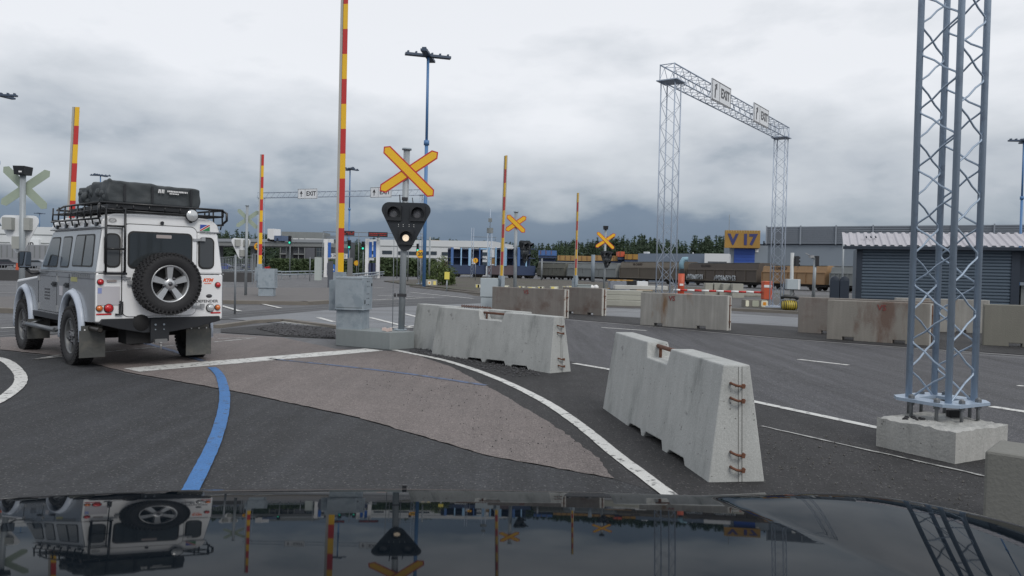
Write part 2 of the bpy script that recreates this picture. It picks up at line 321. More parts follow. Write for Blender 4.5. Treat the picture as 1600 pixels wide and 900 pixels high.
# ------------------------------------------------------------ GROUND
def sheet(name,px,z,mt,world=False,jag=0):
    pts=[(p[0],p[1]) for p in px] if world else [(G(u,v).x,G(u,v).y) for u,v in px]
    if jag:
        q=[]
        for i,p in enumerate(pts):
            a=Vector(p); c=Vector(pts[(i+1)%len(pts)]); k=max(1,int((c-a).length/.07))
            for j in range(k): w=a.lerp(c,j/k); q.append((w.x+random.gauss(0,jag),w.y+random.gauss(0,jag)))
        pts=q
    b=MB(); n=len(pts); b.add([(x,y,z) for x,y in pts],[tuple(range(n))]); o=b.build(name,mt,kind='structure')
    if o.data.polygons[0].normal.z<0: o.data.flip_normals()
    return o
def strip(name,px,w,z,mt,mb=None,world=False,jit=0.,obj=True):
    pts=[Vector((p[0],p[1],0)) for p in px] if world else [G(u,v) for u,v in px]
    # resample smoothly (Catmull-Rom)
    out=[]
    if len(pts)>2:
        P=[pts[0]*2-pts[1]]+pts+[pts[-1]*2-pts[-2]]
        for i in range(1,len(P)-2):
            for q in range(10):
                t=q/10; a,b,c,d=P[i-1:i+3]
                out.append(.5*((2*b)+(c-a)*t+(2*a-5*b+4*c-d)*t*t+(3*b-a-3*c+d)*t**3))
        out.append(pts[-1])
    else:
        k=12; out=[pts[0].lerp(pts[1],i/k) for i in range(k+1)]
    b=mb or MB(); vs=[]; fs=[]
    for i,p in enumerate(out):
        d=(out[min(i+1,len(out)-1)]-out[max(i-1,0)]).normalized(); nrm=Vector((-d.y,d.x,0))
        j1=1+random.uniform(-jit,jit); j2=1+random.uniform(-jit,jit)
        vs+= [p+nrm*(w/2*j1)+Vector((0,0,z)),p-nrm*(w/2*j2)+Vector((0,0,z))]
    for i in range(len(out)-1): fs.append((2*i,2*i+1,2*i+3,2*i+2))
    b.add(vs,fs)
    if mb is None: return b.build(name,mt,kind='structure')
E4=.004
sheet('ground',[(-700,-30),(700,-30),(700,900),(-700,900)],0,asph_mid,world=True)
sheet('main_road',[(640,552),(700,566),(790,600),(900,668),(1045,776),(1200,980),(2600,980),(2000,600),(1600,561),(1240,532),(895,501),(740,489),(640,500)],E4,asph_main)
sheet('new_asphalt_patch',[(-700,520),(0,548),(100,560),(200,585),(370,614),(560,655),(760,714),(957,750),(1045,776),(1300,1300),(-900,1300)],2*E4,asph_dark)
sheet('dark_asphalt_strip',[(640,548),(700,560),(760,545),(895,566),(950,578),(1187,630),(1373,671),(1500,700),(1900,790),(1900,1500),(1300,1300),(1045,776),(957,750),(905,695),(862,665),(790,622),(705,575),(640,553)],2*E4+.001,asph_black)
sheet('red_asphalt_patch',[(0,547),(100,558),(200,583),(370,613),(560,654),(760,713),(957,750),(938,722),(905,695),(862,664),(790,621),(705,574),(635,551),(525,546),(440,528),(345,522),(200,520),(0,528)],3*E4,asph_red,jag=.007)
b=MB(); strip('x',[(616,548),(640,553),(700,566),(770,590),(840,623),(900,662),(960,711),(1045,776),(1110,830)],.11,4*E4,paintw,b,jit=.06); b.build('white_edge_line',paintw,kind='structure')
b=MB(); strip('x',[(205,580),(585,547.5)],.46,4*E4,paintw,b,jit=.08); b.build('stop_line',paintw,kind='structure')
b=MB(); strip('x',[(331,576),(338,582),(345,592),(351,618),(348,650),(336,690),(318,730),(300,766),(280,805)],.106,5*E4,paintb,b,jit=.04); b.build('blue_guide_line',paintb,kind='structure')
b=MB(); strip('x',[(420,562),(520,572),(640,586),(760,604)],.09,4*E4,paintb2,b,jit=.1); strip('x',[(205,532),(255,545),(318,566)],.10,4*E4+.001,paintb2,b,jit=.2); b.build('faded_blue_line',paintb2,kind='structure')
b=MB(); strip('x',[(-60,551),(0,562),(24,577),(33,595),(20,613),(-10,632),(-90,670)],.13,4*E4,paintw,b,jit=.07); b.build('curved_white_line',paintw,kind='structure')
b=MB()
for q in ([(53,563),(230,545),(394,530)],[(55,563),(110,553)],[(340,530),(400,529)]): strip('x',q,.08,4*E4,paintw2,b,jit=.2)
b.build('thin_worn_lines',paintw2,kind='structure')
b=MB()
for q in ([(897,569),(950,578)],[(950,578),(1187,631)],[(1187,631),(1374,671)],[(1374,671),(1480,694)]): strip('x',q,.11,3*E4+.002,paintw,b,jit=.05)
b.build('lane_edge_line',paintw,kind='structure')
b=MB(); strip('x',[(1247,562),(1326,571)],.10,2*E4,paintw,b); strip('x',[(1590,603),(1700,616)],.10,2*E4,paintw,b); strip('x',[(1548,636),(1640,650)],.13,2*E4,paintw,b); strip('x',[(940,512),(1010,517)],.1,2*E4,paintw2,b)
b.build('lane_dashes',paintw,kind='structure')
# faint kerb line in the dark strip
b=MB(); strip('x',[(1190,668),(1330,700),(1530,745),(1640,775)],.03,4*E4,paintw2,b,jit=.5); b.build('faint_seam',paintw2,kind='structure')
# median island below the middle row of blocks
b=MB()
isl=[(740,487),(895,499),(1240,530),(1600,555),(1900,575),(1900,535),(1600,519),(1253,512),(1140,505),(942,494),(740,478)]
sheet('median_strip',isl,2*E4,asph_black)
b=MB(); strip('x',[(895,501),(1000,509.5),(1240,531),(1600,557),(1900,577)],.07,3*E4,curb,b,jit=.2); b.build('median_edge_line',M('edge_line_pale',(.24,.235,.23),.8,0,.2,3),kind='structure')
sheet('far_lane',[(700,476),(942,493),(1140,504),(1253,511),(1600,520),(1900,533),(1900,505),(1600,503),(1253,497),(1140,490),(942,481),(700,468)],E4,wetroad)
b=MB(); strip('x',[(1120,489.5),(1253,497.5),(1600,512)],.18,2*E4,paintw2,b); strip('x',[(1140,501),(1253,507.5),(1600,520)],.12,2*E4,paintw2,b); strip('x',[(900,482),(1000,488)],.16,2*E4,paintw2,b); b.build('far_lane_lines',M('far_line_paint',(.27,.28,.30),.6,0,.2,2),kind='structure')
def kerb(px,w,h,name='kerb'):
    pts=[G(u,v) for u,v in px]; b=MB()
    for i in range(len(pts)-1):
        a,c=pts[i],pts[i+1]; d=(c-a); n_=Vector((-d.y,d.x,0)).normalized()*w
        b.add([a,c,c+n_,a+n_]+[q+Vector((0,0,h)) for q in (a,c,c+n_,a+n_)],[(3,2,1,0),(4,5,6,7),(0,1,5,4),(1,2,6,5),(2,3,7,6),(3,0,4,7)])
    return b.build(name,curb,kind='structure')
kerb([(1130,485),(1253,491),(1600,501),(1800,508)],.35,.1)
# traffic island with the second gate
def island(px,h,name,mt):
    pts=[G(u,v) for u,v in px]; b=MB(); n=len(pts)
    b.prism([(p.x,p.y) for p in pts],h); o=b.build(name,mt,kind='structure')
    bm=bmesh.new(); bm.from_mesh(o.data); bmesh.ops.recalc_face_normals(bm,faces=bm.faces); bm.to_mesh(o.data); bm.free(); return o
pave=M('island_paving',(.115,.108,.105),.8,0,.2,.6,.3,60,speck=.25)
island([(-300,472),(0,487),(62,489),(345,473),(500,475),(560,466),(520,452),(345,452),(0,468),(-300,458)],.1,'traffic_island',pave)
kerb([(-300,474),(0,489),(62,491)],.25,.125); kerb([(340,474.6),(480,477),(524,474)],.3,.125)
island([(700,452),(640,446),(600,440),(660,437),(760,441),(790,452),(780,463)],.08,'verge_island',verge)
kerb([(640,448.5),(700,455),(780,464)],.25,.1)
sheet('railway_verge',[(690,446),(740,462),(880,478),(1130,485),(1300,492),(1340,480),(1330,470),(1150,452),(880,438),(740,432),(690,436)],2*E4+.0008,verge)
sheet('yard_paving',[(1000,470),(1130,481),(1600,497),(1900,506),(1900,462),(1600,462),(1250,461),(1000,455)],3*E4,M('yard_asphalt',(.078,.077,.075),.8,0,.25,.5,.3,60,speck=.25))
# level crossing: dark band with flush rails
sheet('crossing_surface',[(-300,560),(0,530),(345,500),(520,484),(660,478),(760,474),(760,464),(660,467),(520,476),(345,490),(0,512),(-300,530)],2*E4+.0035,track_m)
sheet('junction_asphalt',[(345,498),(520,484),(660,478),(760,474),(760,489),(640,514),(520,514),(440,506)],2*E4+.0025,wetroad)
b=MB()
for q in ([(-200,546),(0,526),(345,496),(660,474),(760,470)],[(-200,536),(0,520),(345,492.5),(660,471),(760,467)]): strip('x',q,.07,4*E4,rust,b)
b.build('rails',M('worn_rail',(.11,.10,.10),.4,.6),kind='structure')
b=MB()
for q in ([(342,477),(375,487)],[(408,475),(438,482)],[(497,497),(522,504)],[(578,497),(642,513)],[(632,491),(660,498)],[(610,513),(660,509)],[(440,503.5),(522,513)],[(0,514),(60,511)],[(590,462),(680,466)],[(640,457),(740,467)]): strip('x',q,.14,4*E4+.002,paintw,b)
b.build('junction_hatching',paintw,kind='structure')
b=MB()
for q in ([(0,458),(345,458.5)],[(560,437),(640,441)],[(345,446),(500,446)],[(520,452.5),(600,449.5)],[(560,470),(660,466)],[(0,445),(345,447)]): strip('x',q,.3,3*E4,paintw2,b)
b.build('far_road_lines',paintw2,kind='structure')
b=MB()
sheet('old_kerb_bed',[(345,515),(440,506),(522,516),(524,530),(440,526),(345,520)],3*E4,asph_black)
kerb([(345,513),(400,505),(440,503),(524,514)],.18,.07)
# crushed stone in the broken kerb
def stones(px,n,smin,smax,mt,name,label,cat):
    pts=[G(u,v) for u,v in px]; b=MB(); xs=[p.x for p in pts]; ys=[p.y for p in pts]
    def inside(x,y):
        c=False; j=len(pts)-1
        for i in range(len(pts)):
            if (pts[i].y>y)!=(pts[j].y>y) and x<(pts[j].x-pts[i].x)*(y-pts[i].y)/(pts[j].y-pts[i].y)+pts[i].x: c=not c
            j=i
        return c
    k=0
    while k<n:
        x=random.uniform(min(xs),max(xs)); y=random.uniform(min(ys),max(ys))
        if not inside(x,y): continue
        r=random.uniform(smin,smax); vs=[]
        for d in ((1,0,0),(-1,0,0),(0,1,0),(0,-1,0),(0,0,1),(0,0,-1)):
            vs.append(Vector((x,y,.012+r*.4))+Vector(d)*r*random.uniform(.5,1.1)+Vector((random.uniform(-.3,.3)*r,random.uniform(-.3,.3)*r,0)))
        b.add(vs,[(0,2,4),(2,1,4),(1,3,4),(3,0,4),(2,0,5),(1,2,5),(3,1,5),(0,3,5)]); k+=1
    o=b.build(name,mt,kind='stuff'); tag(o,label,cat); return o
stones([(400,514),(440,508),(522,517),(524,530),(440,525)],1300,.012,.045,stone,'crushed_stone','dark crushed stone filling the broken kerb beside the gate cabinet','gravel')
stones([(640,552),(665,543),(760,560),(860,588),(800,590),(700,563)],700,.006,.02,stone,'loose_grit','dark loose grit at the foot of the notched barriers','grit')
stones([(957,750),(905,695),(700,577),(640,556),(560,600),(760,700)],260,.003,.008,rubb,'loose_chippings','tiny dark chippings scattered on the reddish asphalt','grit')
stones([(1180,660),(1380,700),(1530,760),(1530,880),(1250,800),(1195,720)],260,.003,.010,M('pale_grit',(.11,.107,.10),.9,0,.4,9),'pale_grit','pale crumbs of concrete scattered on dark asphalt by the mast base','grit')
# ------------------------------------------------------------ OWN CAR BONNET
def lerp_tab(tab,x):
    if x<=tab[0][0]: return tab[0][1]
    for (a,b),(c,d) in zip(tab,tab[1:]):
        if x<=c:
            t=(x-a)/(c-a); return b+(d-b)*t
    return tab[-1][1]
EDGE=[(-1.25,1.70),(-1.14,1.757),(-.77,1.895),(-.29,1.95),(.32,1.955),(.62,1.96),(.80,1.93),(.90,1.86),(1.0,1.74),(1.06,1.62),(1.12,1.40),(1.16,1.1),(1.18,.5)]
def hoodz(x,y):
    s=1.95-y-.012*(x-.05)**2
    z=.856+.171*s-.036*s*s-.012*(x)**2
    e=lerp_tab(EDGE,x)-y
    z-=.012*math.exp(-max(e,0)/.022)
    xc=.48+(1.9-y)*.14; t=x-xc
    if t>0: z+=(.26*t-.32*t*t-.20*t*s)*(1-math.exp(-max(e,0)/.10))
    return z
hood_t=thing('car','dark glossy bonnet of the car the picture is taken from','car',(0,0.5,0.6))
b=MB(); NX,NY=150,90; vs=[]
for i in range(NX+1):
    x=-1.22+2.38*i/NX; ye=lerp_tab(EDGE,x)
    # smooth edge
    ye=sum(lerp_tab(EDGE,x+d) for d in (-.06,-.03,0,.03,.06))/5
    for j in range(NY+1):
        t=j/NY; t=1-(1-t)**1.6; y=.45+(ye-.45)*t; vs.append((x,y-.5,hoodz(x,y)-.6))
fs=[(i*(NY+1)+j,(i+1)*(NY+1)+j,(i+1)*(NY+1)+j+1,i*(NY+1)+j+1) for i in range(NX) for j in range(NY)]
b.add(vs,fs,None,True)
# nose rolling down at the front edge
n0=len(b.v); row=[Vector(vs[i*(NY+1)+NY]) for i in range(NX+1)]
prof=[(0,0),(.012,-.012),(.022,-.035),(.03,-.08),(.05,-.30)]
v2=[];
for p in row:
    for dy,dz in prof: v2.append((p.x,p.y+dy,p.z+dz))
k=len(prof); b.add(v2,[(i*k+j,(i+1)*k+j,(i+1)*k+j+1,i*k+j+1) for i in range(NX) for j in range(k-1)],None,True)
b.build('bonnet',hoodm,hood_t)
b=MB(); b.tube([(row[i].x,row[i].y+.004,row[i].z-.001) for i in range(0,NX+1,2)],.0035,6); b.build('edge_seal',blk,hood_t)
nz=G(632,764,.862); b=MB(); b.box((nz.x,nz.y-.5,.868-.6),(.010,.01,.008)); b.build('nozzle',blk,hood_t)
# ------------------------------------------------------------ NOTCHED BARRIERS
def barrier(loc,ang,Ln,h,label,loops=True,seed=1,bottom=((.45,.85,.05),(.95,1.45,.07),(1.5,1.9,.05))):
    # local: +y runs away from the near end, x across, z up
    random.seed(seed)
    t=thing('concrete_barrier',label,'barrier',loc,ang,'notched concrete barriers beside the lane')
    n0,n1=Ln*.40,Ln*.60
    prof=[(0,0)]
    for a,c,d in bottom: prof+=[(a,0),(a+.05,d),(c-.05,d*.8),(c,0)]
    prof+=[(Ln,0),(Ln-.03,h),(n1+.03,h),(n1-.02,h-.13),(n0+.02,h-.13),(n0-.02,h),(.05,h)]
    def hw(z): return .20+(.095-.20)*z/h
    n=len(prof); vs=[(-hw(z),y,z) for y,z in prof]+[(hw(z),y,z) for y,z in prof]
    b=MB(); b.add(vs,[tuple(range(n)),tuple(range(n,2*n))[::-1]]+[(i,n+i,n+(i+1)%n,(i+1)%n) for i in range(n)])
    o=b.build('concrete_body',conc,t)
    bm=bmesh.new(); bm.from_mesh(o.data); bmesh.ops.recalc_face_normals(bm,faces=bm.faces); bm.to_mesh(o.data); bm.free()
    bv=o.modifiers.new('bevel','BEVEL'); bv.width=.010; bv.segments=2
    b=MB(); zb=h-.035
    b.tube([(.0,n0-.05,zb),(0,n0+.01,zb),(0,n1+.05,zb)],.018,10); b.tube([(0,n0+.035,h-.14),(0,n0+.035,zb)],.014,8); b.tube([(0,n1-.05,h-.14),(0,n1-.05,zb)],.014,8); b.build('lifting_bar',rust,t)
    # vertical groove of the end face
    b=MB(); b.add([(x_+q,-.0015+(.05 if z_ else 0),z_*h*.97+.01) for x_ in (.008,.034) for z_ in (0,1) for q in (0,.0045)],[(0,1,3,2),(4,5,7,6)]); g=b.build('end_groove',M('dark_joint',(.10,.10,.095),.9),t); 
    g.rotation_euler=(0,0,0)
    if loops:
        for z in (.10,.20,.565,.665):
            z*=h/.8; b=MB(); yy=-.002+.05*z/h
            b.tube([(-.045,yy+.02,z+.014),(-.045,yy-.022,z+.010),(-.02,yy-.048,z),(.03,yy-.05,z-.006),(.045,yy-.02,z-.004),(.045,yy+.02,z-.002)],.009,8)
            b.box((.02,yy-.055,z-.002),(.02,.012,.03)); b.build('rebar_loop',rust,t)
    return t
barrier((1.535,5.25,0),math.atan2(.38,2.72),2.80,.79,'notched grey concrete barrier with a rusty bar, nearest to the white curved line',seed=3)
barrier((.69,10.75,0),math.atan2(1.84,2.2),2.85,.77,'notched grey concrete barrier in front of the old reddish block',seed=5)
t3=barrier((.27,11.75,0),math.atan2(1.84,2.1),2.85,.77,'grey barrier half hidden behind another notched barrier, next to the signal post',loops=False,seed=8)
b=MB()
for i in range(26):
    q=i/25; p=Vector((.0,.9+q*.75,.785)); b.lathe([(.006*1,0)]*0 or [(.020+.006*math.cos(a),.006*math.sin(a)) for a in (0,1.57,3.14,4.71)],8,Matrix.Translation(p)@Matrix.Rotation((PI/2 if i%2 else 0),4,'Y'),close=True)
ch=b.build('chain',rust); ch.location=t3.location; ch.rotation_euler=t3.rotation_euler; tag(ch,'rusty chain lying along the top of the half hidden barrier','chain')
# right foreground block
p0=G(1530,705,.8); fg=thing('concrete_barrier','dim plain concrete block at the right edge beyond the bonnet','barrier',(0,0,0),0)
a0=Vector((2.05,3.52,0)); a1=Vector((3.3,2.2,0)); d=(a1-a0).normalized(); nrm=Vector((-d.y,d.x,0))
if nrm.y<0: nrm=-nrm
fg.location=a0
fgq=G(1530,705,.62)
b=MB(); hh=.60
def blockp(b,d,nrm,L,w0,w1,h):
    vs=[]
    for s in (0,L):
        for (o_,z) in ((0,0),(w0,0),(w0-(w0-w1)/2,h),((w0-w1)/2,h)): vs.append(d*s+nrm*o_+Vector((0,0,z)))
    b.add(vs,[(0,1,2,3),(7,6,5,4),(0,4,5,1),(1,5,6,2),(2,6,7,3),(3,7,4,0)])
# placed where its top corner and foot are seen
A_=G(1528,838,0); 
fg.location=(A_.x+.02,A_.y,0); d=Vector((.75,-.66,0)).normalized(); nrm=Vector((.66,.75,0))
blockp(b,d,nrm,1.6,.42,.40,.47); b.build('concrete_body',conc_dull,fg,.015)
# ------------------------------------------------------------ MIDDLE ROW BLOCKS
def wallblock(A,B,h,mt,label,vs=None,posts=True,th=.22,slots=(.22,.72),vsu=.5,vcol=None,stain=None):
    A=Vector((A[0],A[1],0)); B=Vector((B[0],B[1],0)); d=(B-A); Ln=d.length; rz=math.atan2(d.y,d.x)
    t=thing('concrete_block',label,'concrete block',A,rz,'tall concrete blocks on the median')
    # profile along x with lifting slots in the foot
    prof=[(0,0)]
    for s in slots: q=s*Ln; prof+=[(q-.12,0),(q-.12,.075),(q+.12,.075),(q+.12,0)]
    prof+=[(Ln,0),(Ln,h),(0.0,h)]
    M_=Matrix(((1,0,0,0),(0,0,-1,th),(0,1,0,0),(0,0,0,1)))
    b=MB(); b.prism(prof,th,M_); o=b.build('concrete_body',mt,t)
    bm=bmesh.new(); bm.from_mesh(o.data); bmesh.ops.recalc_face_normals(bm,faces=bm.faces); bm.to_mesh(o.data); bm.free()
    bv=o.modifiers.new('bevel','BEVEL'); bv.width=.015; bv.segments=2
    if posts:
        b=MB(); b.box((Ln+.012,.04,h*.5),(.025,.075,h*.99)); b.box((Ln+.012,th-.04,h*.5),(.025,.075,h*.99)); b.build('end_rib',conc_edge,t)
        b=MB(); b.tube([(Ln+.03,th/2,.06),(Ln+.03,th/2,h-.04)],.012,6)
        for z in (.22,h*.72): b.box((Ln+.035,th/2,z),(.03,.09,.03))
        b.build('rusty_rod',rust,t)
    if vs:
        b=MB(); b.text(vs,.17,fr((vsu*Ln,-.006,h-.13),(1,0,0),(0,-1,0)),.003,.003); b.build('lettering',vcol or vsred,t)
    return t
wallblock((-.62,24.7),(1.53,23.0),.86,conc_red,'old reddish grey concrete block behind the notched barrier',vs='V5',vsu=.49)
wallblock((1.66,25.9),(2.83,24.75),.87,conc_red,'short reddish block just right of the longer one, rusty ribs at its end')
wallblock((3.42,20.9),(5.32,19.43),.87,conc_old,'rust streaked block marked VS in front of the left gantry leg',vs='VS',vsu=.38)
wallblock((7.05,19.35),(9.6,17.7),.88,conc_red,'grey block mostly hidden behind the brown stained VS block',posts=False)
wallblock((7.02,17.5),(8.64,16.25),.88,M('brown_stained_concrete',(.24,.225,.20),.9,0,.22,1.6,.3,40,streak=.2,speck=.1,col2=(.15,.105,.085),thr=(.52,1.1,.12,(1.2,1.2,.4))),'brown stained block marked VS left of the near lattice mast',vs='VS',vsu=.55)
wallblock((10.2,20.9),(12.3,20.3),.87,conc_old,'rear block seen through the near lattice mast before the shed')
wallblock((10.03,16.7),(13.2,15.3),.88,M('khaki_concrete',(.185,.18,.155),.9,0,.15,1.2,.3,40,streak=.1),'khaki grey block at the right edge beyond the lattice mast',slots=(.17,.8))
# ------------------------------------------------------------ LATTICE MASTS
def lattice(b,p0,p1,w,r,rr,step,u=None,bent=False,faces=4,w2=None):
    """square lattice between p0 and p1; chords radius r, diagonals rr"""
    p0=Vector(p0); p1=Vector(p1); ax=(p1-p0); Ln=ax.length; ax.normalize()
    u=Vector(u).normalized(); v=ax.cross(u).normalized(); w2=w2 or w
    cs=[(u*(sx*w/2)+v*(sy*w2/2)) for sx,sy in ((-1,-1),(1,-1),(1,1),(-1,1))]
    for c in cs: b.tube([p0+c,p1+c],r,10 if bent else 6)
    n=max(2,round(Ln/step)); st=Ln/n
    for k in range(faces):
        a,c=cs[k],cs[(k+1)%4]; off=0.5 if k%2 else 0
        pts=[]
        for i in range(n+1):
            z=min(Ln,(i)*st); par=i%2 if bent else (i+k)%2; e=a if par==0 else c; f=c if par==0 else a
            P=p0+ax*z+e*.94+f*.06
            if bent and 0<i<n:
                for dz,m in ((-.34,.34),(-.2,.17),(-.1,.055),(0,.02),(.1,.055),(.2,.17),(.34,.34)): pts.append(p0+ax*(z+dz*st)+e*(.97-m)+f*(.03+m))
            else: pts.append(P)
        b.tube(pts,rr,7 if bent else 4,cap=False)
lm=thing('lattice_mast','nearest blue grey lattice mast bolted to a pale concrete foot','lattice mast',(3.60,6.49,0),rad(0))
cpts=[Vector((3.36,6.61,0)),Vector((3.54,6.28,0)),Vector((3.85,6.44,0)),Vector((3.66,6.76,0))]
cen=sum(cpts,Vector())/4; cen=cen+Vector((-.018,0,0)); lm.location=cen
uu=(cpts[1]-cpts[0]).normalized()
b=MB(); lattice(b,(0,0,.40),(0,0,9.0),.345,.0265,.0082,.238,uu,True); b.build('lattice',steel_b,lm)
rzm=math.atan2(uu.y,uu.x)
Mz=Matrix.Rotation(rzm,4,'Z')
b=MB(); q=.29; c_=.09
ring=[(-q,-q+c_),(-q+c_,-q),(q-c_,-q),(q,-q+c_),(q,q-c_),(q-c_,q),(-q+c_,q),(-q,q-c_)]; iq=.12; inner=[(-iq,-iq),(iq,-iq),(iq,iq),(-iq,iq)]
vs=[(x,y,z) for z in (.38,.405) for x,y in ring]+[(x,y,z) for z in (.38,.405) for x,y in inner]
fs=[]
for i in range(8): fs.append((i,(i+1)%8,8+(i+1)%8,8+i))
for i in range(4): fs.append((16+i,20+i,20+(i+1)%4,16+(i+1)%4))
for zo,io in ((0,16),(8,20)):
    pr=[(0,1,0),(1,2,0)]
    for i in range(8):
        # fan between ring edge and nearest inner corner
        c1=[0,0,1,1,2,2,3,3][i]; c2=[0,1,1,2,2,3,3,0][i]
        if c1==c2: fs.append((zo+i,zo+(i+1)%8,io+c1))
        else: fs.append((zo+i,zo+(i+1)%8,io+c2,io+c1))
b.add(vs,fs,Mz); o=b.build('base_plate',steel_b,lm)
bm=bmesh.new(); bm.from_mesh(o.data); bmesh.ops.recalc_face_normals(bm,faces=bm.faces); bm.to_mesh(o.data); bm.free()
for x,y in ((-.22,-.1),(-.1,-.24),(.12,-.24),(.24,-.1),(.24,.12),(.1,.24),(-.12,.24),(-.24,.1)):
    b=MB(); p=Mz@Vector((x,y,0)); b.tube([(p.x,p.y,.22),(p.x,p.y,.44)],.014,8); b.prism([(p.x+.027*math.cos(a*PI/3),p.y+.027*math.sin(a*PI/3)) for a in range(6)],.022,Matrix.Translation((0,0,.352))); b.prism([(p.x+.027*math.cos(a*PI/3),p.y+.027*math.sin(a*PI/3)) for a in range(6)],.022,Matrix.Translation((0,0,.4075))); b.build('anchor_bolt',M('dull_zinc_bolt',(.17,.18,.19),.5,.4,.2,20),lm)
# foot block (rough top)
c0=G(1492,727); cl=G(1375,700); d=(cl-c0); e=Vector((-d.y,d.x,0)).normalized()
if e.y<0: e=-e
d.normalize()
b=MB(); nx,ny=16,16; Lx,Ly=.66,.70; vs=[]
random.seed(4)
top=[[Vector((0,0,0)) for _ in range(ny+1)] for _ in range(nx+1)]
for i in range(nx+1):
    for j in range(ny+1):
        edge=min(i,j,nx-i,ny-j)
        z=.255+random.uniform(-.006,.008)+(.0 if edge else -.008*random.random())
        p=d*(Lx*i/nx)+e*(Ly*j/ny)+Vector((0,0,z))
        if edge==0: p+=Vector((random.uniform(-.003,.003),random.uniform(-.003,.003),-.006))
        vs.append(p)
idx=lambda i,j:i*(ny+1)+j
fs=[(idx(i,j),idx(i+1,j),idx(i+1,j+1),idx(i,j+1)) for i in range(nx) for j in range(ny)]
per=[(i,0) for i in range(nx)]+[(nx,j) for j in range(ny)]+[(i,ny) for i in range(nx,0,-1)]+[(0,j) for j in range(ny,0,-1)]
o0=len(vs)
for i,j in per:
    vs.append(vs[idx(i,j)]*1.0+Vector((0,0,-.12))+Vector((random.uniform(-.002,.002),random.uniform(-.002,.002),0)))
for i,j in per: vs.append(Vector((vs[idx(i,j)].x,vs[idx(i,j)].y,0)))
k=len(per)
for q in range(k):
    q2=(q+1)%k; fs.append((idx(*per[q]),idx(*per[q2]),o0+q2,o0+q)); fs.append((o0+q,o0+q2,o0+k+q2,o0+k+q))
b.add(vs,fs); o=b.build('concrete_foot',conc_base,lm); o.location=c0-cen
bm=bmesh.new(); bm.from_mesh(o.data); bmesh.ops.recalc_face_normals(bm,faces=bm.faces); bm.to_mesh(o.data); bm.free()
def lump(name,p,r,mt,label,cat,n=1,spread=0):
    b=MB()
    for i in range(n):
        c=Vector(p)+Vector((random.uniform(-1,1)*spread,random.uniform(-1,1)*spread*.7,0)); rr=r*random.uniform(.5,1.2)
        vs=[c+Vector((rr*random.uniform(.7,1.2)*math.cos(a)*math.cos(b_),rr*random.uniform(.7,1.2)*math.sin(a)*math.cos(b_),rr*.7+rr*.8*math.sin(b_)*random.uniform(.7,1))) for b_ in (-.8,0,.8) for a in [2*PI*q/6 for q in range(6)]]
        fs=[(6*l+q,6*l+(q+1)%6,6*l+6+(q+1)%6,6*l+6+q) for l in (0,1) for q in range(6)]+[(5,4,3,2,1,0),(12,13,14,15,16,17)]
        b.add(vs,fs)
    o=b.build(name,mt); tag(o,label,cat)
    return o
lp=G(1425,654,.26); o=lump('asphalt_rubble',(lp.x,lp.y,.25),.018,rubb,'black crumbs of asphalt on the mast foot, left of the bolts','rubble',22,.09); o['kind']='stuff'
lp=G(1490,652,.26); b=MB(); b.box((lp.x,lp.y,.29),(.10,.06,.06)); o=b.build('black_brick',rubb,None,.008); tag(o,'black brick lying under the base plate of the near mast','brick')
